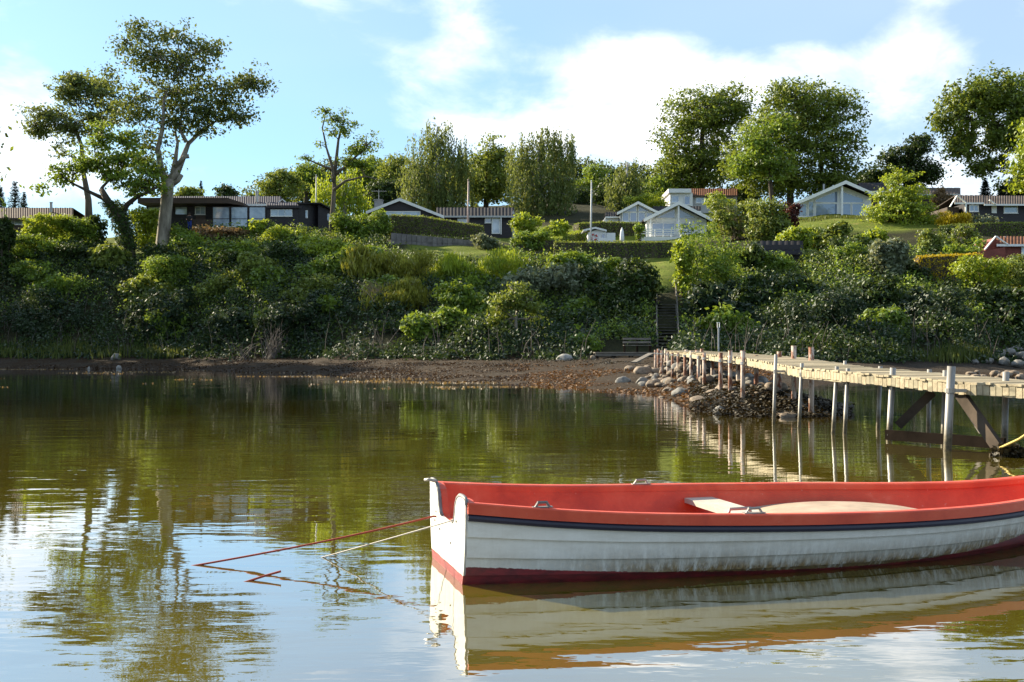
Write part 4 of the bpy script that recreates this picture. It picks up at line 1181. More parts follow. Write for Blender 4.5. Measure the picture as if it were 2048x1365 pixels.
# low platform, bench, loose plank
pb = P(1248, 727, 53.5)
g0 = TZ(1248, 53.5)
pf = thing('low_platform', 'low weathered plank platform on short legs beside the stairs', 'platform', Vector((pb.x, pb.y, g0)))
w0, w1 = (1190 - 1248) * 53.5 / F0, (1306 - 1248) * 53.5 / F0
top = H + (YH - 705) * 53.5 / F0 - g0
for k in range(9):
    MB().box(w0, w1, -.1 + k * .2, .085 + k * .2, top - .05, top + random.uniform(-.004, .004)).build('plank', 'old_timber', pf)
for q in (0, 1.6): MB().box(w0 + .02, w1 - .02, q - .04, q + .04, top - .22, top - .053).build('bearer', 'old_timber', pf)
for xx in np.linspace(w0 + .15, w1 - .2, 4):
    for q in (.0, 1.6): MB().box(xx - .06, xx + .06, q - .06, q + .06, -.5, top - .223).build('leg', 'brace_timber', pf)
be = thing('garden_bench', 'slatted wooden bench on the low platform at the foot of the stairs', 'bench', Vector((pb.x, pb.y, g0 + top)))
bx0, bx1 = (1249 - 1248) * 53.5 / F0, (1306 - 1248) * 53.5 / F0
for k in range(3): MB().box(bx0, bx1, .5 + k * .15, .63 + k * .15, .40, .44).build('seat_slat', 'old_timber', be)
for z_ in (.55, .76): 
    MB().box(bx0, bx1, 1.0, 1.03, z_, z_ + .12).build('back_slat', 'old_timber', be)
for xx in (bx0 + .08, (bx0 + bx1) / 2, bx1 - .08):
    MB().box(xx - .035, xx + .035, 1.032, 1.09, .003, .88).build('leg', 'brace_timber', be)
    MB().box(xx - .035, xx + .035, .52, .58, .003, .397).build('leg', 'brace_timber', be)
a, b = P(1268, 728, 46) , P(1302, 712, 47)
a.z = TZ(1268, 46) + .08; b.z = a.z + .45
tag(MB().beam((0, 0, 0), b - a, .35, .06).build('loose_plank', 'old_timber', None, loc=a), 'loose weathered plank leaning on the stones at the jetty root', 'plank')
# slim post on the beach behind the jetty
b = P(1437, 705, 50); b.z = TZ(1437, 50)
pt = thing('beach_post', 'slim pale post with a forked metal head behind the jetty', 'post', b)
zt = H + (YH - 646) * 50 / F0 - b.z
MB().tube([(0, 0, -.3), (0, 0, zt - .25)], .045, 8).build('shaft', 'grey_paint', pt)
MB().box(-.075, -.045, -.03, .03, zt - .25, zt).box(.045, .075, -.03, .03, zt - .25, zt).box(-.075, .075, -.032, .032, zt - .28, zt - .25).box(-.09, .09, -.04, .04, zt, zt + .03).build('bracket', 'white_paint', pt)
# two pale marks at the water's edge on the left
for lab, px, D, r in (('small white stone standing at the left water edge', 178, 64.5, .10), ('white stone pair at the left water edge below the pale rough rock', 238, 64.8, .16)):
    g = ground_pt(px, D); o = put_stone('shore_stone', 'stone_pale', Vector((g.x, g.y, max(g.z, 0) + r * .5)), r, None, 1.4); tag(o, lab, 'stone')

# ------------------------------------------------------------------ rowing boat
L = 5.9
TH = math.radians(15.5)
bo = Vector((-.46, 7.96, 0))
boat = thing('rowing_boat', 'white clinker dinghy with red interior and navy rub strip moored to red rope', 'boat', bo, None, TH)
sS = [0, .1, .2, .32, .45, .58, .7, .8, .88, .94, .98, 1.0]
bS = [.60, .71, .80, .87, .89, .83, .67, .48, .30, .16, .07, .02]
zS = [.545, .492, .455, .43, .41, .397, .392, .41, .46, .52, .57, .60]
kS = [-.16, -.18, -.19, -.20, -.20, -.19, -.15, -.07, .03, .16, .34, .58]
pS = [.34, .42, .50, .58, .64, .72, .82, .92, 1.02, 1.1, 1.1, 1.1]
def sp(arr, s_):
    x = np.array(sS); y = np.array(arr, float); i = int(np.clip(np.searchsorted(x, s_) - 1, 0, len(x) - 2))
    h_ = x[i + 1] - x[i]; t_ = (s_ - x[i]) / h_
    def m_(j): 
        if j == 0: return (y[1] - y[0]) / (x[1] - x[0])
        if j == len(x) - 1: return (y[-1] - y[-2]) / (x[-1] - x[-2])
        return (y[j + 1] - y[j - 1]) / (x[j + 1] - x[j - 1])
    return float((2 * t_**3 - 3 * t_**2 + 1) * y[i] + (t_**3 - 2 * t_**2 + t_) * h_ * m_(i) + (-2 * t_**3 + 3 * t_**2) * y[i + 1] + (t_**3 - t_**2) * h_ * m_(i + 1))
def section(s_, z):
    """half breadth of the hull at station s_ and height z"""
    zs_, zk = sp(zS, s_), sp(kS, s_)
    f = min(1, max(0, (z - zk) / (zs_ - zk)))
    th = math.acos(max(-1, min(1, 1 - f ** 1.05)))
    return sp(bS, s_) * math.sin(th) ** sp(pS, s_) if th > 0 else 0.
ST = np.concatenate([np.linspace(0, .8, 41), np.linspace(.815, 1, 19)])
edges = [None, .13, .36, .62, 1.0]        # strake edges as share of the height from water to sheer
for side in (-1, 1):
    for k in range(4):
        mb = MB(); rows = []
        for s_ in ST:
            zs_, zk = sp(zS, s_), sp(kS, s_)
            z1 = max(zk, edges[k + 1] * zs_ + (zk if zk > 0 else 0) * (1 - edges[k + 1]))
            z0 = zk if k == 0 else max(zk, edges[k] * zs_ + (zk if zk > 0 else 0) * (1 - edges[k]))
            row = []
            nseg = 7 if k == 0 else 4
            for j in range(nseg + 1):
                f = j / nseg
                z = z0 + (z1 - z0) * f
                lap = .021 * (1 - f) if k > 0 else 0.
                y = section(s_, z) + lap * min(1, (1 - s_) * 12)
                row.append((s_ * L, side * y, z))
            rows.append(row)
        w_ = len(rows[0])
        for r_ in rows: mb.v += r_
        for i in range(len(rows) - 1):
            for j in range(w_ - 1):
                q = [i * w_ + j, (i + 1) * w_ + j, (i + 1) * w_ + j + 1, i * w_ + j + 1]
                mb.f.append(q if side < 0 else q[::-1])
        stk = mb.build('strake', 'boat_hull', boat, True)
        if k > 0:                              # the under edge of the lap, its own hard face
            lp = MB()
            for r_, s_ in zip(rows, ST):
                lp.v += [r_[0], (r_[0][0], side * max(0, abs(r_[0][1]) - .026), r_[0][2] + .002)]
            for i in range(len(rows) - 1): lp.f.append([2 * i, 2 * i + 1, 2 * i + 3, 2 * i + 2])
            lp.build('lap_edge', 'boat_hull', stk)
# inner liner down to the sole
mb = MB(); rows = []
for s_ in ST[:-4]:
    zs_ = sp(zS, s_); row = []; fl = .0 if s_ < .75 else (s_ - .75) * 1.0
    for j in range(9):
        z = zs_ - .005 - (zs_ - .005 - fl - .02) * j / 8
        row.append((s_ * L + .045, max(.005, section(s_, max(z, sp(kS, s_) + .05)) - .05 - .02 * j / 8), z))
    rows.append(row)
for side in (-1, 1):
    i0 = len(mb.v)
    for r_ in rows: mb.v += [(p[0], p[1] * side, p[2]) for p in r_]
    for i in range(len(rows) - 1):
        for j in range(8):
            q = [i0 + i * 9 + j, i0 + (i + 1) * 9 + j, i0 + (i + 1) * 9 + j + 1, i0 + i * 9 + j + 1]
            mb.f.append(q if side > 0 else q[::-1])
nr = len(rows)
for i in range(nr - 1): mb.f.append([i * 9 + 8, (i + 1) * 9 + 8, nr * 9 + (i + 1) * 9 + 8, nr * 9 + i * 9 + 8])
mb.build('inner_liner', 'boat_red', boat, True)
# gunwale cap and navy rub strip
def rail(prof, name, mat, s0=0., s1=1.):
    mb = MB()
    for side in (-1, 1):
        rings = []
        for s_ in ST:
            if s_ < s0 or s_ > s1: continue
            y0 = section(s_, sp(zS, s_)); z0 = sp(zS, s_)
            i = len(mb.v); mb.v += [(s_ * L, side * max(.0, y0 + p[0]), z0 + p[1]) for p in prof]; rings.append(i)
        n_ = len(prof)
        for i, j in zip(rings[:-1], rings[1:]):
            for q in range(n_):
                q2 = (q + 1) % n_
                mb.f.append([i + q, j + q, j + q2, i + q2] if side < 0 else [i + q2, j + q2, j + q, i + q])
        mb.f.append([rings[0] + q for q in range(n_)]); mb.f.append([rings[-1] + q for q in range(n_)])
    return mb.build(name, mat, boat)
rail([(-.062, -.03), (-.060, .012), (-.045, .022), (.022, .024), (.034, .016), (.036, -.052), (.004, -.054), (.004, -.03)], 'gunwale_cap', 'boat_red')
rail([(.003, -.056), (.030, -.056), (.042, -.064), (.045, -.078), (.040, -.093), (.028, -.100), (.003, -.100)], 'rub_strip', 'boat_navy')
# transom with the outboard notch and rounded horns
half = [(0, sp(kS, 0))]
for z in np.linspace(sp(kS, 0) + .01, sp(zS, 0) + .0, 12): half.append((section(0, z), z))
zt = sp(zS, 0); bw = half[-1][0]
half += [(bw + .004, zt + .014), (bw - .03, zt + .032), (bw - .09, zt + .038), (bw - .19, zt + .034), (bw - .26, zt + .008), (bw - .305, zt - .04), (bw - .335, zt - .12), (bw - .36, zt - .165), (bw - .41, zt - .185), (.0, zt - .19)]
full_ = half + [(-y, z) for y, z in half[::-1]][1:-1]
MB().prism(full_, 'x', -.012, .012).build('transom', 'boat_white', boat)
inner = [(y * .955, max(z - .012, .01)) for y, z in half[2:]]
inner = [(0, .01)] + inner
MB().prism(inner + [(-y, z) for y, z in inner[::-1]][1:-1], 'x', .0125, .06).build('transom_lining', 'boat_red', boat)
for side in (-1, 1):
    edge = [Vector((-.004, side * y, z + .012)) for y, z in half[12:-1]]
    MB().tube([edge[0] + Vector((.04, 0, -.05))] + edge, .0135, 8).build('transom_trim', 'boat_grey_rubber', boat, True)
MB().tube([(-.012, .36, zt + .05), (-.06, .40, zt + .062), (-.085, .43, zt + .055)], .012, 8).build('fairlead', 'aluminium', boat, True)
for (y, z) in ((-.33, .40), (-.15, .22), (.22, .26), (.36, .37), (.40, .30)):
    MB().tube([(-.018, y, z), (-.011, y, z)], .009, 8).build('bolt_head', 'boat_grey_rubber', boat)
# thwart, bow seat, rowlocks, cleat
def bench_at(s0, s1, z, mat, name, th_=.04, yin=.06):
    mb = MB(); pts = []
    for s_ in np.linspace(s0, s1, 6): pts.append((s_ * L, section(s_, z) - yin))
    poly = [(x, -y) for x, y in pts] + [(x, y) for x, y in pts[::-1]]
    return mb.prism(poly, 'z', z - th_, z).build(name, mat, boat)
bench_at(.375, .418, .33, 'boat_seat', 'thwart')
bench_at(.04, .17, .28, 'boat_red', 'stern_seat')
mb = MB(); rows = []
for s_ in np.linspace(.44, .70, 15):
    u = (s_ - .57) / .13; zc = .20 + .115 * max(0, 1 - u * u) ** .5
    rows.append([(s_ * L, (section(s_, .25) - .075) * y, zc - .05 * abs(y) ** 3) for y in np.linspace(-1, 1, 13)])
for r_ in rows: mb.v += r_
for i in range(14):
    for j in range(12): mb.f.append([i * 13 + j, (i + 1) * 13 + j, (i + 1) * 13 + j + 1, i * 13 + j + 1])
mb.build('locker_cover', 'boat_cream', boat, True)
def bracket(s_, side, name, mat, w=.13):
    x = s_ * L; y = side * (section(s_, sp(zS, s_)) - .02); z = sp(zS, s_) + .024
    MB().tube([(x - w / 2, y, z), (x - w / 2 + .02, y, z + .035), (x + w / 2 - .02, y, z + .035), (x + w / 2, y, z)], .011, 6).box(x - w / 2 - .02, x + w / 2 + .02, y - .02, y + .02, z, z + .008).build(name, mat, boat)
bracket(.085, -1, 'cleat', 'boat_grey_rubber', .10)
bracket(.31, 1, 'rowlock', 'aluminium', .12)
bracket(.335, -1, 'rowlock', 'aluminium', .12)
x = .365 * L
MB().tube([(x - .10, -.30, .33), (x - .08, -.30, .40), (x + .08, -.30, .40), (x + .10, -.30, .33)], .014, 6).build('grab_handle', 'aluminium', boat, True)

# ropes
def rope(name, label, pts, r, mat, cat='rope', sag=0.):
    o = Vector(pts[0]); v = [Vector(p) - o for p in pts]
    out_ = []
    for i in range(len(v) - 1):
        for k in range(12):
            t_ = k / 12; p = v[i].lerp(v[i + 1], t_)
            out_.append(p - Vector((0, 0, sag * math.sin(math.pi * (i + t_) / (len(v) - 1)))))
    out_.append(v[-1])
    me = MB().tube(out_, r, 6).mesh(name, mat, True)
    return tag(obj(name, me, None, o), label, cat)
W = boat.matrix_basis if False else None
def bw_(p):
    c, s_ = math.cos(TH), math.sin(TH); return Vector((bo.x + p[0] * c - p[1] * s_, bo.y + p[0] * s_ + p[1] * c, p[2]))
def wat(px, py, z=.0):
    D = F0 * (H - z) / (py - YH); return Vector(((px - 1024) * D / F0, D * K, z))
e1 = wat(342, 1140, -.03)
rope('mooring_rope', 'long red mooring rope slanting from the boat stern into the water', [bw_((.06, .38, .40)), bw_((-.03, .36, .435)), e1], .0075, 'rope_red', sag=.10)
rope('mooring_rope', 'pale mooring rope from the boat stern into the water below the red one', [bw_((.02, -.25, .42)), bw_((-.03, -.2, .40)), wat(640, 1112, .01), wat(560, 1150, -.06)], .0052, 'rope_white', sag=.02)
rope('floating_rope', 'short red rope end floating alone left of the boat', [wat(484, 1167, -.01), wat(530, 1152, .025), wat(562, 1143, .05)], .008, 'rope_red')
rope('weed_rope', 'yellow rope running from the weed clump to the right under the jetty', [P(1999, 897, 13.0), P(2040, 878, 12.6), P(2110, 830, 12.2)], .02, 'rope_yellow')
# ------------------------------------------------------------------ trees
tree('elm_tree', 'tallest tree on the left with bare pale trunk and crown leaning right', 84,
     [(322, 512, 27), (326, 470, 26), (333, 405, 24), (338, 372, 25), (340, 355, 20)],
     [(300, 112, 68, 52), (375, 125, 75, 62, -1), (445, 180, 66, 58, .5), (505, 168, 40, 44), (335, 185, 80, 58, 1), (262, 205, 52, 48), (405, 225, 56, 36), (292, 258, 58, 40, -.5), (245, 92, 22, 18), (270, 52, 22, 20), (305, 328, 40, 22), (475, 235, 36, 26), (538, 180, 14, 16), (330, 75, 42, 24), (420, 100, 34, 20), (225, 160, 28, 26), (300, 295, 42, 30), (352, 245, 42, 28), (272, 332, 34, 22), (400, 262, 30, 14), (440, 245, 26, 18), (250, 245, 36, 30), (318, 335, 30, 16)],
     'leaf_elm', 'bark_pale', ncl=660, per=24, crad=.95, size=.33, twigs=.22, shell=.6,
     limbs=[([(340, 362, 20), (352, 345, 15), (362, 318, 12), (373, 285, 9), (400, 258, 6), (430, 235, 3)], 1.0), ([(373, 285, 8), (362, 262, 6), (366, 235, 4)], -.6),
            ([(334, 372, 17), (324, 340, 13), (319, 300, 10), (330, 262, 8), (335, 200, 5)], -1.0), ([(345, 352, 12), (350, 320, 9), (354, 285, 6), (348, 262, 4)], .3),
            ([(342, 372, 10), (358, 362, 9), (366, 352, 8)], -.4), ([(350, 335, 10), (368, 314, 9), (377, 312, 9)], .2)], limb_r=.06)
tree('ash_tree', 'lighter green open tree behind and left of the tallest tree', 96,
     [(178, 440, 16), (176, 400, 13), (168, 340, 9), (160, 290, 8), (150, 250, 5)],
     [(140, 185, 46, 38), (195, 178, 55, 34), (92, 232, 46, 30), (66, 262, 32, 14), (140, 255, 55, 36), (190, 238, 46, 34), (150, 160, 34, 18), (225, 210, 30, 30), (120, 300, 30, 18)],
     'leaf_birch', 'bark_mid', ncl=430, per=22, limb_r=.08, crad=.85, size=.36, shell=.7, twigs=.4)
def ivy(root, foot):
    n = 2600; t_ = RNG.random(n)
    pth = [P(x, y, 82) - foot for x, y in ((258, 500), (252, 470), (240, 435), (222, 405))]
    seg = np.minimum((t_ * 3).astype(int), 2); f = t_ * 3 - seg
    A_ = np.array([list(v) for v in pth]); c = A_[seg] * (1 - f)[:, None] + A_[seg + 1] * f[:, None]
    d = rvec(n); d[:, 2] *= .3; r = .75 + .5 * RNG.random(n)
    obj('ivy', leaf_mesh('ivy', 'leaf_dark', c + d * r[:, None], unit(d + rvec(n) * .6), .26 * (.6 + .8 * RNG.random(n)), RNG.normal(.45, .2, n)), root)
tree('oak_tree', 'low dark ivy-clad tree with crooked limbs left of the bare trunk', 82,
     [(258, 505, 26), (252, 465, 24), (240, 432, 19), (220, 405, 15), (205, 380, 11)],
     [(118, 352, 38, 22), (188, 330, 46, 28), (92, 378, 22, 12), (250, 325, 44, 34), (282, 372, 54, 22), (190, 292, 36, 24), (232, 352, 40, 24), (205, 262, 28, 22), (150, 330, 36, 22), (255, 285, 32, 24), (300, 345, 30, 26)],
     'leaf_mid', 'bark_dark', ncl=300, per=22, crad=.75, size=.34, shell=.62, twigs=.4, limb_r=.2, extra=ivy,
     limbs=[([(240, 432, 15), (255, 410, 11), (275, 395, 9), (300, 385, 6), (325, 372, 4)], -.5), ([(222, 405, 10), (180, 385, 7), (140, 365, 4)], .4)])
tree('alder_tree', 'slender half-bare tree with leaning twigs right of the black house', 88,
     [(662, 490, 12), (664, 440, 10), (668, 370, 8), (666, 335, 6), (652, 295, 4), (644, 255, 3), (650, 232, 2)],
     [(650, 222, 18, 12), (668, 240, 22, 12), (690, 262, 22, 14), (732, 288, 24, 20), (712, 300, 28, 14), (690, 225, 10, 8), (708, 248, 12, 8), (745, 275, 10, 16), (700, 322, 24, 8), (612, 318, 14, 6), (720, 330, 30, 5), (660, 265, 14, 12), (640, 290, 6, 12)],
     'leaf_mid', 'bark_mid', ncl=190, per=17, crad=.62, size=.27, shell=.8, twigs=.7, limb_r=.055,
     limbs=[([(667, 365, 9), (672, 320, 7), (676, 280, 5), (684, 248, 3)], .3), ([(668, 352, 7), (690, 335, 5), (715, 312, 4), (735, 296, 3)], -.4), ([(668, 380, 7), (690, 362, 5), (730, 352, 3), (755, 358, 2)], .5), ([(665, 340, 6), (640, 330, 4), (608, 316, 2)], 0.)])
W_ = dict(barkm='bark_birch', crad=.5, size=.36, droop=3.0, along_down=True, aspect=.42, shell=.5, twigs=.06, outb=.5, upb=.1, grow=1.12)
tree('birch_tree', 'broad weeping birch behind the dark gable house', 122, [(880, 440, 15), (878, 380, 10), (872, 300, 6), (875, 255, 3)],
     [(868, 290, 50, 38), (878, 262, 32, 20), (885, 350, 60, 55), (838, 350, 36, 55), (922, 318, 26, 40), (860, 390, 60, 30), (905, 395, 45, 30)], 'leaf_birch', ncl=900, per=24, **W_)
tree('birch_tree', 'weeping birch with white trunk and ragged top above the ribbed wing', 120, [(1081, 450, 13), (1080, 380, 9), (1078, 310, 6), (1082, 265, 3)],
     [(1080, 285, 40, 26), (1040, 300, 24, 30), (1120, 280, 30, 26), (1142, 300, 18, 30), (1080, 345, 62, 45), (1050, 365, 40, 50), (1115, 355, 42, 50), (1080, 400, 60, 26), (1092, 262, 16, 12)], 'leaf_birch', ncl=820, per=24, **W_)
tree('birch_tree', 'narrow weeping birch left of the large beeches', 124, [(1252, 430, 10), (1252, 380, 7), (1255, 325, 3)],
     [(1255, 335, 20, 20), (1245, 370, 32, 34), (1270, 375, 24, 34), (1240, 405, 28, 20)], 'leaf_birch', ncl=360, per=22, **W_)
tree('willow_tree', 'yellow-green weeping tree behind the slender half-bare tree', 112, [(690, 450, 14), (688, 400, 10), (684, 360, 6)],
     [(668, 372, 34, 36), (700, 380, 36, 40), (640, 385, 22, 26), (720, 398, 24, 26)], 'leaf_lime', ncl=260, per=22, **W_)
B_ = dict(barkm='bark_dark', crad=1.25, size=.46, per=26)
tree('lime_tree', 'bushy tree filling the gap between the two weeping birches', 128, [(972, 440, 12), (972, 350, 8)],
     [(972, 325, 38, 34), (955, 375, 38, 38), (990, 370, 36, 40), (980, 288, 14, 16), (1000, 320, 22, 24)], 'leaf_olive', ncl=300, **B_)
tree('beech_tree', 'large dark round beech behind the brown tiled house', 138, [(1400, 425, 20), (1402, 340, 14), (1405, 260, 8)],
     [(1400, 225, 66, 48), (1358, 280, 46, 50), (1445, 245, 52, 58), (1378, 340, 60, 42), (1462, 205, 42, 34), (1338, 330, 32, 34), (1430, 330, 60, 50), (1350, 372, 44, 24)], 'leaf_beech', ncl=1000, shell=.42, grow=1.14, **B_)
tree('beech_tree', 'broad beech with brighter left side directly behind the glazed white house', 126, [(1581, 412, 15), (1580, 350, 12), (1588, 260, 8)],
     [(1600, 205, 76, 40), (1545, 262, 62, 50), (1655, 235, 62, 54), (1600, 295, 85, 52), (1500, 318, 46, 42), (1682, 315, 46, 48), (1562, 362, 80, 28), (1700, 198, 26, 20), (1470, 345, 24, 22), (1650, 370, 60, 24), (1560, 178, 22, 14), (1712, 260, 18, 30)], 'leaf_beech', ncl=1150, shell=.45, grow=1.12,
     limbs=[([(1640, 412, 10), (1645, 350, 8), (1650, 280, 5)], 1.5), ([(1672, 410, 8), (1676, 350, 6), (1672, 300, 4)], 2.)], **B_)
tree('maple_tree', 'lighter green crown added as the sunlit left side of the broad beech', 121, [(1545, 410, 10), (1540, 350, 8), (1535, 300, 5)],  # sunlit left side of the beech put in as a lighter crown
     [(1520, 280, 40, 32), (1495, 318, 34, 26), (1540, 330, 48, 34), (1480, 340, 18, 14), (1560, 250, 30, 22)], 'leaf_mid', ncl=230, shell=.6, **B_)
tree('pine_tree', 'dark irregular tree between the glazed white house and the overhanging right tree', 134, [(1810, 420, 12), (1812, 350, 9), (1822, 300, 5)],
     [(1798, 322, 36, 26), (1830, 298, 30, 24), (1768, 348, 36, 18), (1862, 345, 22, 20), (1832, 350, 40, 30), (1845, 278, 12, 12), (1740, 362, 18, 12)], 'leaf_dark', ncl=420, shell=.6, grow=1.1, **B_)
tree('beech_tree', 'tall overhanging tree with feathery drooping branches at the right edge', 114, [(2085, 450, 40), (2080, 370, 30), (2060, 280, 20), (2030, 210, 12)],
     [(1950, 190, 66, 38), (1925, 235, 52, 42), (2005, 180, 58, 40), (1992, 262, 56, 46), (1898, 282, 26, 22), (2045, 240, 60, 60), (1930, 292, 34, 20), (1985, 320, 30, 26), (2080, 200, 60, 60), (1875, 240, 18, 8), (2000, 345, 26, 18), (1955, 330, 22, 10)], 'leaf_beech',
     ncl=950, shell=.5, droop=.9, grow=1.1, **B_)
tree('maple_tree', 'light green tree cut by the right edge above the dark house', 106, [(2090, 440, 16), (2088, 330, 10)],
     [(2062, 330, 34, 40), (2072, 270, 36, 40), (2044, 360, 18, 24), (2100, 300, 50, 60)], 'leaf_lime', ncl=240, shell=.5, **B_)
tree('hazel_tree', 'dense round yellow-green tree between the glazed white house and the dark house', 98, [(1800, 505, 14), (1800, 450, 10), (1802, 400, 6)],
     [(1800, 385, 48, 42), (1832, 415, 44, 42), (1768, 420, 40, 44), (1800, 440, 68, 46), (1790, 358, 26, 20), (1845, 450, 34, 34), (1755, 450, 30, 34), (1812, 470, 60, 26)], 'leaf_lime', ncl=640, per=24, crad=.6, size=.30, shell=.38, barkm='bark_dark', outb=.8)
def conifer(label, D, x, yt, yb, w, name='spruce_tree', group=None, n=1500, mat='leaf_conifer'):
    b = P(x, yb, D); b.z = min(b.z, TZ(x, D)); hgt = P(x, yt, D).z - b.z; s_ = D / F0; w = w * hgt / ((yb - yt) * s_) * .8; n = int(n * 2.2)
    root = thing(name, label, 'tree', b, group)
    MB().tube([(0, 0, 0), (0, 0, hgt * .97)], [w * s_ * .12, .02], 7).build('trunk', 'bark_dark', root, True)
    lev = RNG.random(n) ** .7; tier = np.floor(lev * 14) / 14
    zc = hgt * (1.0 - lev * .93); rad = w * s_ * (.08 + lev) * (1.0 - .45 * (lev - tier) * 14) * RNG.random(n) ** .5
    th = np.floor(RNG.random(n) * 9) / 9 * 6.283 + tier * 17 + RNG.normal(0, .22, n)
    c = np.stack([np.cos(th) * rad, np.sin(th) * rad, zc - rad * .25], 1)
    al = unit(np.stack([np.cos(th), np.sin(th), np.full(n, -.35)], 1) + rvec(n) * .3)
    obj('crown', leaf_mesh('crown', mat, c, unit(rvec(n) * .6 + np.array([0, 0, 1])), .42 * (.6 + .8 * RNG.random(n)), RNG.normal(.4, .2, n), al, .35), root)
conifer('dark spruce with jagged outline above the low brown house roof', 125, 30, 362, 425, 26)
conifer('dark spruce at the extreme left edge of the hill', 122, 2, 374, 430, 18)
conifer('squat dark conifer right of the jagged spruce', 128, 48, 384, 428, 14)
conifer('thin spruce top above the black house roof beside the bare trunk', 132, 402, 362, 412, 9)
conifer('dark conifer above the roof of the dark blue house', 116, 1970, 356, 400, 20)
conifer('small dark conifer right of the one above the dark blue roof', 118, 2003, 372, 402, 16)
tree('garden_tree', 'small spindly garden tree with pale stem below the dark blue house', 80, [(1926, 512, 5), (1927, 490, 4), (1925, 472, 3)],
     [(1925, 462, 22, 14), (1912, 476, 14, 12), (1940, 474, 16, 14)], 'leaf_olive', 'bark_pale', ncl=70, per=16, crad=.35, size=.22, limb_r=.05)
for lab, x, y, rx, ry, mt, D in [('pale grey-green tree at the left end of the wooded hill', 560, 368, 52, 30, 'leaf_olive', 150), ('round green tree on the wooded hill above the black house', 612, 352, 44, 30, 'leaf_mid', 158),
        ('dark green tree on the wooded hill directly behind the slender tree', 735, 352, 52, 46, 'leaf_mid', 155), ('olive tree on the wooded hill left of the broad weeping birch', 790, 345, 40, 42, 'leaf_olive', 150),
        ('dark tree low on the wooded hill above the chimney', 765, 388, 48, 34, 'leaf_dark', 140), ('dense green tree on the wooded hill right of the ragged birch', 1188, 362, 44, 40, 'leaf_mid', 152), ('dark tree behind the narrow weeping birch', 1215, 390, 36, 40, 'leaf_dark', 146),
        ('dark tree at the far side of the ribbed wing', 1150, 400, 40, 36, 'leaf_dark', 140), ('small round tree above the black house chimney', 452, 385, 18, 14, 'leaf_dark', 140), ('pale bushes above the black house roof beside the thin spruce', 376, 388, 24, 12, 'leaf_olive', 130),
        ('green tree at the left foot of the large dark beech', 1310, 385, 36, 40, 'leaf_mid', 136), ('dark tree between the two large beeches near the ground', 1490, 385, 40, 30, 'leaf_dark', 142), ('dark shaded tree behind the glazed white house roof', 1720, 370, 50, 30, 'leaf_dark', 140), ('low dark tree behind the dark blue house roof', 2040, 372, 44, 26, 'leaf_dark', 120)]:
    bl = [(x, y, rx * .8, ry * .8), (x - rx * .4, y + ry * .2, rx * .5, ry * .6), (x + rx * .45, y + ry * .15, rx * .5, ry * .65), (x + rx * .1, y - ry * .45, rx * .5, ry * .45), (x, y + ry * .7, rx * .9, ry * .5)]
    tree('woodland_tree', lab, D, [(x, y + ry * 1.5, 9), (x, y, 5)], bl, mt, 'bark_dark', ncl=int(60 + rx * ry * .11), per=22, crad=.95, size=.44, group='trees on the hill behind the houses')
# the wood behind them, one dark mass
bl = []
for x in range(505, 1345, 26):
    yy = float(np.interp(x, [500, 560, 620, 700, 800, 950, 1080, 1170, 1290, 1345], [392, 372, 354, 340, 336, 334, 338, 346, 358, 366])) + random.uniform(-7, 7)
    bl.append((x, yy, 26, 24)); bl.append((x + 10, yy + 34, 30, 34))
o_ = P(900, 430, 166)
_, _, c, nn, sz, tn = clustered(px_blobs(bl, 166, o_, .9), 1900, 22, 1.3, .58)
tag(obj('far_wood', leaf_mesh('far_wood', 'leaf_elm', c, nn, sz, tn), None, o_), 'dark mixed wood covering the hill behind the birches', 'wood', kind='stuff')

# ------------------------------------------------------------------ hedges and garden walls
hedge('clipped_hedge', 'tall clipped hedge in front of the dark gable house', [(778, 430, 476, 91), (840, 433, 482, 90), (905, 443, 488, 89.5), (960, 452, 492, 89)], 90, 0, 1.5, 'leaf_olive')
hedge('clipped_hedge', 'lower dark hedge terrace below the tall clipped hedge', [(818, 470, 486, 87), (900, 476, 494, 86.5), (968, 480, 498, 86)], 87, 0, 1.0, 'leaf_dark')
hedge('clipped_hedge', 'long boxy hedge with square corner below the white cottage', [(1109, 484, 528, 82), (1200, 485, 524, 82), (1343, 484, 520, 82)], 82, 0, 1.6, 'leaf_olive')
hedge('clipped_hedge', 'low hedge running back from the corner of the boxy hedge', [(1112, 481, 500, 84), (1140, 470, 490, 89), (1172, 463, 478, 94)], 85, 0, 1.2, 'leaf_lime')
hedge('clipped_hedge', 'rounded hedge before the pale gable house', [(1158, 447, 468, 97), (1215, 444, 464, 98), (1290, 447, 464, 98)], 98, 0, 1.6, 'leaf_olive')
hedge('clipped_hedge', 'sunlit hedge along the lawn below the glazed white house', [(1592, 437, 456, 104), (1660, 435, 456, 104), (1735, 434, 458, 104)], 104, 0, 1.4, 'leaf_olive')
hedge('clipped_hedge', 'long hedge below the dark blue house', [(1880, 452, 476, 93), (1960, 447, 490, 92), (2120, 445, 490, 92)], 92, 0, 1.5, 'leaf_olive')
hedge('flowering_hedge', 'low golden yellow hedge beside the red hut', [(1838, 514, 522, 72), (1900, 511, 522, 72), (1965, 508, 522, 72)], 72, 0, 1.2, 'leaf_gold')
wl = thing('garden_wall', 'low grey stone wall stepping down below the hedges of the dark gable house', 'wall', ground_pt(780, 88)); wl['kind'] = 'thing'
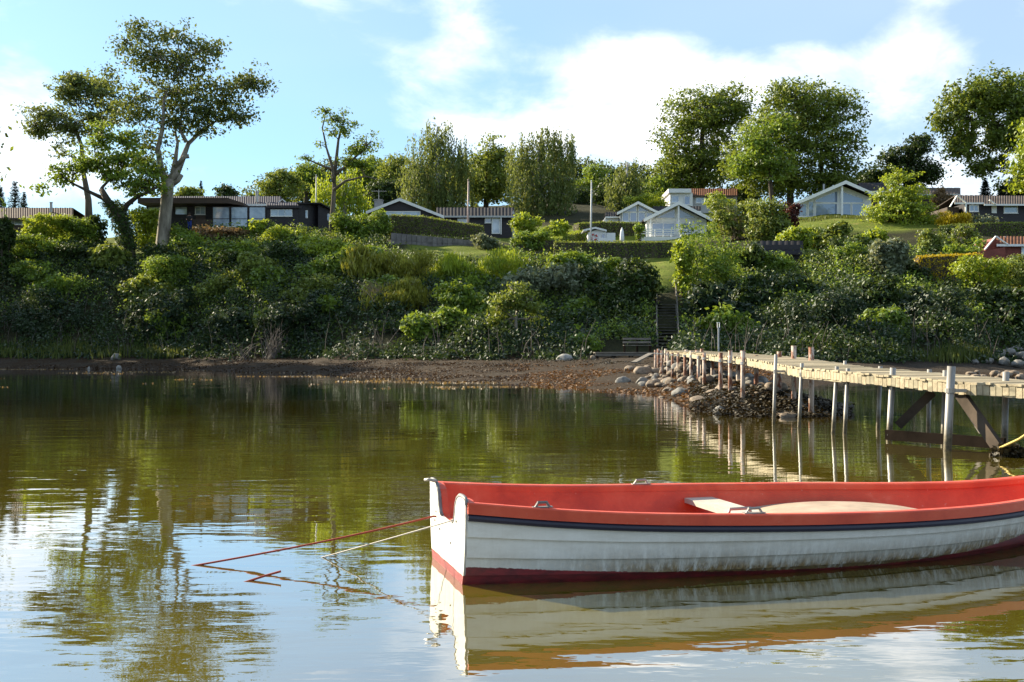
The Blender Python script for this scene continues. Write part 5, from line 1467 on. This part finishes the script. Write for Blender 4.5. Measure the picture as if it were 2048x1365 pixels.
for i in range(34):
    px = 782 + i * 10.3
    if 1000 < px < 1016: continue
    D = 86 - i * .05; g = ground_pt(px, D); yt = 466 + (px - 782) * .095 if px < 1000 else 488
    zt_ = P(px, yt, D).z; w_ = 10.3 * D / F0
    nb_ = 2 if zt_ - g.z > .5 else 1; hh_ = (zt_ - g.z + .3) / nb_
    for k in range(nb_):
        q = g - wl.location
        MB().box(q.x + .012, q.x + w_ - .012, q.y + random.uniform(-.04, .03), q.y + .5, q.z - .3 + k * hh_, q.z - .3 + (k + 1) * hh_ - .02).build('block', 'stone_wall', wl)

# ------------------------------------------------------------------ shrubs that stand out
S = [
 ('sunlit light green bush at the left edge below the low brown house', 95, 455, 50, 26, 'leaf_lime', 86),
 ('leafy green bush between the low brown house and the crooked dark tree', 165, 452, 36, 24, 'leaf_mid', 86),
 ('dark rounded clipped bush on the lawn left of the bare trunk', 197, 452, 18, 24, 'leaf_dark', 87),
 ('ragged ivy-covered stump at the extreme left edge', 8, 478, 20, 42, 'leaf_dark', 80),
 ('broad green bush on the bank top at the left', 70, 500, 70, 30, 'leaf_mid', None),
 ('dark bush on the bank below the clipped dark bush', 170, 508, 60, 28, 'leaf_dark', None),
 ('olive bush at the foot of the crooked dark tree', 225, 520, 44, 26, 'leaf_olive', None),
 ('bright leafy bush left of the bare trunk in front of the terrace', 292, 442, 30, 26, 'leaf_lime', 87),
 ('small bush at the very foot of the bare pale trunk', 318, 512, 26, 14, 'leaf_mid', 82),
 ('broad-leaved bush at the right of the bare trunk base', 370, 488, 36, 34, 'leaf_mid', None),
 ('wide leafy bush below the terrace screens of the black house', 452, 508, 62, 36, 'leaf_mid', None),
 ('dense reddish green bush in the middle of the left bank', 512, 545, 44, 42, 'leaf_olive', None),
 ('small upright green bush against the glass terrace screens', 518, 456, 19, 19, 'leaf_lime', 88),
 ('low dry flower bed along the black house terrace', 430, 464, 52, 9, 'leaf_dry', 88),
 ('yellow-green bush below the black annex windows', 565, 478, 40, 22, 'leaf_lime', None),
 ('wide sunlit bush below the slender half-bare tree', 640, 500, 58, 30, 'leaf_lime', None),
 ('dark green bush behind the foot of the slender tree', 700, 452, 42, 26, 'leaf_mid', 88),
 ('tall green bush at the left end of the clipped hedge', 745, 452, 38, 28, 'leaf_mid', 87),
 ('golden green bush on the bank edge left of the lawn', 742, 525, 46, 30, 'leaf_yellow', 72),
 ('round golden bush with dark side at the edge of the lawn', 818, 530, 52, 30, 'leaf_yellow', 71),
 ('yellow-topped bush in the middle of the left bank', 612, 590, 70, 40, 'leaf_olive', None),
 ('golden tangled bush among dry canes below the lawn', 790, 598, 58, 40, 'leaf_yellow', None),
 ('soft grassy bush on the bank crest in the centre', 915, 548, 52, 38, 'leaf_lime', None),
 ('tall feathery yellow-green shrub on the bank crest', 1000, 535, 55, 38, 'leaf_lime', 71),
 ('broad light green bush hanging over the centre of the bank', 935, 612, 62, 48, 'leaf_mid', None),
 ('silvery willow bush left of the large dark dome', 1145, 580, 62, 50, 'leaf_silver', None),
 ('grey-green bush above the single slim trunk', 1045, 585, 58, 46, 'leaf_silver', None),
 ('large dark domed bush left of the wooden stairs', 1235, 600, 84, 92, 'leaf_dark', 66),
 ('green bush along the foot of the boxy hedge', 1170, 535, 70, 28, 'leaf_mid', 72),
 ('tall dense bush with sunlit left flank right of the wooden stairs', 1410, 520, 66, 84, 'leaf_mid', 68),
 ('bright yellow-green bush added as the sunlit edge of the tall bush beside the stairs', 1366, 520, 20, 48, 'leaf_lime', 67),  # added bush, lit left edge of the tall bush as lighter leaves
 ('dark shaded bush at the right foot of the stairs', 1434, 630, 62, 66, 'leaf_blue', 62),
 ('leafy bush growing up in front of the dark tarred shed', 1548, 532, 44, 26, 'leaf_mid', 73),
 ('dark bush hiding the left end of the dark tarred shed', 1500, 520, 26, 36, 'leaf_dark', 73),
 ('dark shaded bush at the foot of the elm trunk', 330, 545, 50, 36, 'leaf_mid', 78),
 ('brown-green twiggy bush behind the tall dense bush', 1470, 430, 58, 36, 'leaf_olive', 90),
 ('pale twiggy bush with bare stems above the dark shed', 1530, 440, 44, 42, 'leaf_olive', 86),
 ('dark red-leaved bush left of the glazed white house', 1575, 432, 24, 34, 'leaf_red', 92),
 ('clipped green bush below the brown tiled house', 1440, 405, 28, 18, 'leaf_lime', 112),
 ('bright green bush right of the dark shed', 1590, 480, 36, 34, 'leaf_lime', 79),
 ('leafy bush with pale flowers below the sunlit hedge', 1655, 475, 46, 28, 'leaf_olive', 82),
 ('dark bush below the round yellow-green tree', 1690, 500, 40, 30, 'leaf_dark', None),
 ('pale willow-like bush on the bank below the round tree', 1775, 520, 34, 44, 'leaf_silver', 72),
 ('green bush spreading below the round yellow-green tree', 1735, 490, 40, 30, 'leaf_lime', 80),
 ('dark clipped bush behind the spindly garden tree', 1915, 478, 40, 28, 'leaf_dark', 84),
 ('green bush between the round tree and the spindly garden tree', 1868, 490, 30, 30, 'leaf_olive', 80),
 ('sunlit yellowish bush below the red hut', 1965, 540, 60, 28, 'leaf_lime', 68),
 ('olive bush at the right edge below the red hut', 2050, 545, 50, 34, 'leaf_olive', 68),
 ('golden grass clump before the dark blue house', 1905, 440, 34, 14, 'leaf_gold', 95),
 ('round bush right of the dark ribbed wing', 1052, 448, 28, 22, 'leaf_lime', 90),
 ('conical green bush on the lawn left of the boxy hedge', 1115, 462, 22, 24, 'leaf_lime', 88),
 ('low flowering bush in front of the glazed door of the wing', 972, 482, 24, 18, 'leaf_silver', 84),
 ('dark spreading bush between the wing and the boxy hedge', 1070, 482, 42, 20, 'leaf_mid', 85),
 ('small standard tree bush beside the veranda', 1278, 455, 9, 9, 'leaf_mid', 94),
 ('green shrubs above the tiled wing roof of the pale house', 1300, 402, 44, 14, 'leaf_lime', 116),
 ('brown bush in front of the grey roofed house', 1880, 398, 22, 26, 'leaf_dry', 112),
 ('pale leafy shoots below the white trim of the dark blue house', 1960, 442, 30, 9, 'leaf_silver', 96),
 ('small sprawling bush beside the low platform', 1165, 692, 34, 22, 'leaf_mid', 58),
 ('dark leafy bush left of the single slim trunk near the shore', 880, 655, 60, 50, 'leaf_mid', None),
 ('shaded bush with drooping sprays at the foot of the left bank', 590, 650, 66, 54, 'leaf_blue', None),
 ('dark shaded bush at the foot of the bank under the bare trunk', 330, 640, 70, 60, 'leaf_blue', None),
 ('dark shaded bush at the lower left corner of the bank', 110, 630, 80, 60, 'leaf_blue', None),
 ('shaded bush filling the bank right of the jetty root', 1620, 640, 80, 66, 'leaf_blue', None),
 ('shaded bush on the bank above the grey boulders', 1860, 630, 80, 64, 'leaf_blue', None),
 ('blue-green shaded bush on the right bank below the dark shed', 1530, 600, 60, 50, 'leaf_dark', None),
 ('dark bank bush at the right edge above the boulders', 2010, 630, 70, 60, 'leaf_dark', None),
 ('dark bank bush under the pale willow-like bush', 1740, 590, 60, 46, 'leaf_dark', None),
]
for lab, x, y, rx, ry, mt, D in S:
    feather = 'feathery' in lab or 'grass' in lab or 'golden' in lab
    nm = 'shrub' if 'grass' not in lab else 'grass_clump'
    shrub(nm, lab, x, y, rx, ry, mt, D, spike=feather, dens=1.5 if rx > 40 else 1.8, size=random.choice((.22, .27, .32, .38)) if (D or 70) < 84 else .28, rough=.75 if rx < 25 else 1.0, cat='shrub' if nm == 'shrub' else 'grass')
def blocked(px, D):
    if abs(px - 1334) < 27 + (D - 57) * .35 and 48 < D < 83: return True
    if 1172 < px < 1345 and D < 58.5: return True
    if 800 < px < 1000 and D > 76: return True
    if 770 < px < 980 and D > 80: return True
    if 1280 < px < 1345 and D > 70: return True
    if 180 < px < 330 and D > 82: return True
    if abs(px - 1550) < 50 and D > 73: return True
    if abs(px - 325) < 14 and 80 < D < 84.5: return True
    return False
def beach_top(px):
    D = 40.
    while TZ(px, D, False) < .80 and D < 90: D += .5
    return D
BT = {p: beach_top(p) for p in range(-700, 2900, 20)}
# bushes that merge into the thicket
MARK = [(-60, 110, 'the low brown house'), (110, 230, 'the lighter open tree'), (230, 380, 'the bare pale trunk'), (380, 500, 'the glass terrace screens'), (500, 600, 'the black annex windows'), (600, 700, 'the slender half-bare tree'),
        (700, 800, 'the grey chimney with the aerial'), (800, 1000, 'the sloping lawn'), (1000, 1120, 'the end of the ribbed wing'), (1120, 1285, 'the long boxy hedge'), (1400, 1500, 'the brown-green twiggy bush'), (1500, 1600, 'the dark tarred shed'),
        (1600, 1740, 'the glazed white house'), (1740, 1850, 'the round yellow-green tree'), (1850, 1960, 'the golden hedge'), (1960, 2090, 'the red hut')]
used = set(); k = tries = 0
while k < 36 and tries < 4000:
    tries += 1
    x0, x1, mark = random.choice(MARK)
    px = random.uniform(x0 + 8, x1 - 8); y_ = random.uniform(515, 668); r_ = random.uniform(34, 62)
    lev = 'high' if y_ < 560 else ('halfway up' if y_ < 615 else 'low')
    if (mark, lev) in used: continue
    D_ = hit(px, y_ + 20)
    if blocked(px - r_ * .7, D_) or blocked(px + r_ * .7, D_) or D_ > 80 or (780 < px < 1000 and y_ < 560) or (1260 < px < 1400): continue
    used.add((mark, lev)); k += 1
    mt = random.choice(['leaf_mid', 'leaf_mid', 'leaf_olive', 'leaf_dark'] if y_ < 600 else ['leaf_mid', 'leaf_dark', 'leaf_blue', 'leaf_blue'])  # darker leaves lower down put the bank's shade into colour
    word = {'leaf_mid': 'green', 'leaf_olive': 'olive', 'leaf_dark': 'dark green', 'leaf_blue': 'bluish green'}[mt]
    shrub('thicket_bush', word + ' thicket bush ' + lev + ' on the bank under ' + mark, px, y_, r_, r_ * random.uniform(.6, .9), mt, D_ + .5, group='bushes of the bank thicket', dens=1.4, size=random.choice((.24, .3, .36)))
tree('bank_tree', 'small tree with a single slim pale trunk standing at the foot of the bank', 60, [(1036, 700, 7), (1033, 670, 6), (1032, 640, 6), (1036, 600, 4)],
     [(1030, 590, 40, 30), (1060, 610, 30, 26), (1000, 615, 34, 28), (1080, 640, 22, 14), (985, 640, 20, 12)], 'leaf_olive', 'bark_pale', ncl=150, per=18, crad=.5, size=.26, limb_r=.06)
# dry canes and bare brush
def brush(label, px, py, D, wpx, hpx, n, mat, name='dead_brush'):
    b = ground_pt(px, D); root = thing(name, label, 'brush', b); s_ = D / F0
    mb = MB()
    for k in range(n):
        a = Vector((random.gauss(0, wpx * s_ * .25), random.gauss(0, .5), 0))
        e = P(px + random.uniform(-1, 1) * wpx, py + random.uniform(-.5, .5) * hpx, D) - b + Vector((0, random.uniform(-1, .5), 0))
        mb.tube(curve3(a, e, .12, 4, .05), [.028, .024, .018, .012, .006], 4, False)
    mb.build('canes', mat, root)
brush('dry straw-coloured canes arching out of the bank below the lawn', 770, 575, 68, 62, 34, 90, 'twig_dry')
brush('tangle of bare grey branches near the water at the left', 545, 668, 65.5, 38, 60, 70, 'twig_grey')
brush('bare stems under the bushes left of the slim trunk', 960, 670, 61, 50, 50, 50, 'twig_grey')
brush('fallen grey branches at the foot of the left bank', 490, 690, 66, 40, 14, 16, 'twig_grey')
brush('bare upright stems in the brown twiggy bush', 1480, 420, 89.5, 50, 40, 60, 'twig_dry')

# ------------------------------------------------------------------ the thicket between, grasses, wrack: uncountable stuff
def thicket(name, label, mat, n, lo, hi, hmax, size, sel):
    C = []; T = []
    while len(C) < n:
        px = random.uniform(-420, 2420); bt = BT[int(px // 20 * 20)]
        D = bt + lo + random.random() ** 1.1 * (hi - lo)
        if blocked(px, D): continue
        X = (px - 1024) * D / F0; Y = D * K
        pn = mnoise.noise((X * .28, Y * .28, sel * 4.7)); pm = mnoise.noise((X * .9, Y * .9, sel * 2.1))
        if pn < -.12 + random.uniform(-.1, .1): continue
        hh_ = hmax * (.35 + .9 * max(0, pn) + .5 * max(0, pm)) * min(1., .35 + (D - bt) / 3)
        z0 = TZ(px, D)
        for _ in range(7):
            z = z0 + hh_ * random.random() ** .55
            C.append((X + random.gauss(0, .25), Y + random.gauss(0, .25), z + random.gauss(0, .12))); T.append(.45 + pm * .5 + random.gauss(0, .15))
    c = np.array(C); nn = unit(rvec(len(c)) * .9 + np.array([-.15, -.55, .55]))
    o_ = c.mean(0)
    o = obj(name, leaf_mesh(name, mat, c - o_, nn, size * (.6 + .8 * RNG.random(len(c))), np.array(T)), None, tuple(o_))
    tag(o, label, 'thicket', kind='stuff')
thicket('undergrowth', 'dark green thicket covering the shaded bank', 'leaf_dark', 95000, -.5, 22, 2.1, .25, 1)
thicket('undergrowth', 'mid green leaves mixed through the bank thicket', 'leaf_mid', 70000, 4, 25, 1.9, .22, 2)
thicket('undergrowth', 'bluish green leaves darkened for the shade low on the bank', 'leaf_blue', 64000, -.8, 12, 2.2, .24, 3)  # lower bank's shade put into leaf colour, mid green kept higher
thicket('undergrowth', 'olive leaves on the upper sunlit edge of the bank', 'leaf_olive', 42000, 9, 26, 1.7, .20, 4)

mb = MB()
for k in range(330):
    px = random.uniform(-100, 2100); bt = BT[int(px // 20 * 20)]
    D = bt + random.uniform(-.6, 5)
    if blocked(px, D): continue
    g = ground_pt(px, D); h_ = random.uniform(.8, 2.6); l_ = random.gauss(0, .45)
    mb.tube([g, g + Vector((l_ * .3, -.1, h_ * .5)), g + Vector((l_ * h_ * .6, random.uniform(-.5, .1), h_))], [.028, .02, .007], 4, False)
tag(mb.build('bare_stems', 'twig_grey'), 'bare grey stems showing through the foot of the bank thicket', 'stems', kind='stuff')

def blades(name, label, mat, spots, n, hgt, wid=.05):
    C = []; A_ = []; Z = []
    for (px, D, rp, rd, k) in spots:
        for _ in range(int(n * k)):
            x = px + random.gauss(0, rp * .5); d = D + random.gauss(0, rd * .5)
            h_ = hgt * random.uniform(.5, 1.2); g = ground_pt(x, d)
            if g.z < .05 or blocked(x, d): continue
            C.append((g.x, g.y, g.z + h_ * .45)); A_.append((random.gauss(0, .18), random.gauss(0, .18), 1)); Z.append(h_)
    c = np.array(C); al = unit(np.array(A_)); nn = rvec(len(c)); nn[:, 2] *= .1; nn = unit(nn)
    o_ = c.mean(0)
    o = obj(name, leaf_mesh(name, mat, c - o_, nn, np.array(Z), RNG.normal(.45, .22, len(c)), al, wid * 2 / hgt), None, tuple(o_))
    tag(o, label, 'grass', kind='stuff')
blades('reeds', 'tall grass along the foot of the shaded bank', 'leaf_grass', [(60, 72, 140, 1.2, 1), (160, 71.5, 90, 1, .7), (360, 70.5, 70, 1, .9), (300, 71, 200, 1, .8), (1915, 56.5, 45, 1.0, 1.0), (1960, 57, 30, .8, .5), (1430, 57.5, 70, 1.2, .8), (1560, 56.5, 120, 1.2, .8), (1760, 55.5, 140, 1.2, .8)], 1000, .75)
blades('meadow_grass', 'dry grass fringe round the lawns', 'leaf_grass', [(880, 76, 70, 1.5, .8), (940, 78, 60, 2, .8), (1325, 82, 30, 1, .4), (1000, 84, 60, 1.2, .5), (860, 85, 60, .8, .5), (1300, 72, 12, 3, .3), (1660, 102, 80, 1.5, .6), (230, 83, 70, 1.5, .6)], 1500, .4, .04)

def flakes(name, label, mat, n, fn, size, cat='seaweed', up=1.2):
    C = []
    while len(C) < n:
        q = fn()
        if q: C.append(q)
    c = np.array(C); o_ = c.mean(0)
    nn = unit(rvec(len(c)) * .8 + np.array([0, 0, up]))
    o = obj(name, leaf_mesh(name, mat, c - o_, nn, size * (.5 + RNG.random(len(c))), RNG.normal(.5, .3, len(c))), None, tuple(o_))
    tag(o, label, cat, kind='stuff')
def wrack_fn(lo, hi, zlo, zhi, pile_h, d0=22, d1=68, thin=.3):
    def f():
        px = random.uniform(lo, hi); D = random.uniform(d0, d1)
        z = TZ(px, D)
        if not zlo < z < zhi: return None
        X = (px - 1024) * D / F0
        k = mnoise.noise((X * .35, D * .5, 5.5)) + .4 * mnoise.noise((X * 1.5, D * 1.7, 2.5))
        if k < random.uniform(-.3, .3) - (.3 - thin): return None
        return (X, D * K, max(z, 0) + random.random() * pile_h * max(.15, k + .3))
    return f
flakes('seaweed', 'rust-brown seaweed washed up along the shore', 'leaf_weed_brown', 17000, wrack_fn(-250, 1060, -.03, .62, .14), .11)
flakes('seaweed', 'orange-brown seaweed heaped at the water edge left of the jetty stones', 'leaf_weed', 12000, wrack_fn(1020, 1560, -.03, .62, .14), .11)
flakes('seaweed', 'dark bladder wrack over the stones round the jetty posts', 'leaf_weed_dark', 24000, wrack_fn(1380, 1760, -.08, .55, .22, 18, 33, -.1), .10)
flakes('seaweed', 'dark dry wrack line at the top of the beach', 'leaf_weed_dark', 9000, wrack_fn(-250, 2200, .5, 1.0, .12), .11)
def float_fn():
    px = random.uniform(-100, 1420); D = random.uniform(34, 66); z = TZ(px, D)
    if not -.42 < z < -.01: return None
    X = (px - 1024) * D / F0
    if mnoise.noise((X * .22, D * 1.1, 8.5)) < .22 + random.random() * .35: return None
    return (X, D * K, .012)
flakes('floating_weed', 'pale bits of weed floating in lines near the shore', 'leaf_dry', 1500, float_fn, .10, up=1.0)
# clump of weed hanging from the jetty brace
b = P(2015, 905, 13.0)
root = thing('weed_clump', 'dark clump of seaweed and roots hanging from the brace end under the jetty', 'seaweed', b)
n = 900; c = rvec(n) * (RNG.random(n) ** .4)[:, None] * np.array([.26, .2, .13]); c[:, 2] -= RNG.random(n) ** 3 * .3
obj('weed', leaf_mesh('weed', 'leaf_weed_dark', c, rvec(n), .10 * (.5 + RNG.random(n)), RNG.random(n)), root)
mb = MB()
for k in range(9):
    x = random.uniform(-.28, .25); mb.tube([(x, 0, -.02), (x + random.uniform(-.05, .05), .02, -.16), (x + random.uniform(-.1, .06), 0, -.3 - .25 * random.random())], [.014, .011, .006], 5)
mb.build('root', 'twig_dry', root)

# the tall trees that go on along the bank left of the picture; their shade lies over the shore
for lab, x, D in (('tall beech on the bank just beyond the left edge', -150, 80), ('tall beech farther along the bank beyond the left edge', -330, 84), ('tall beech farthest along the bank beyond the left edge', -540, 82)):
    tree('beech_tree', lab, D, [(x, 520, 26), (x, 420, 20), (x + 8, 300, 12)],
         [(x, 190, 110, 70), (x - 70, 270, 80, 70), (x + 60, 280, 80, 70), (x, 330, 120, 60), (x - 30, 130, 60, 50), (x + 50, 400, 80, 50)], 'leaf_beech', ncl=520, per=20, crad=1.3, size=.6, barkm='bark_dark', group='beeches beyond the left edge')
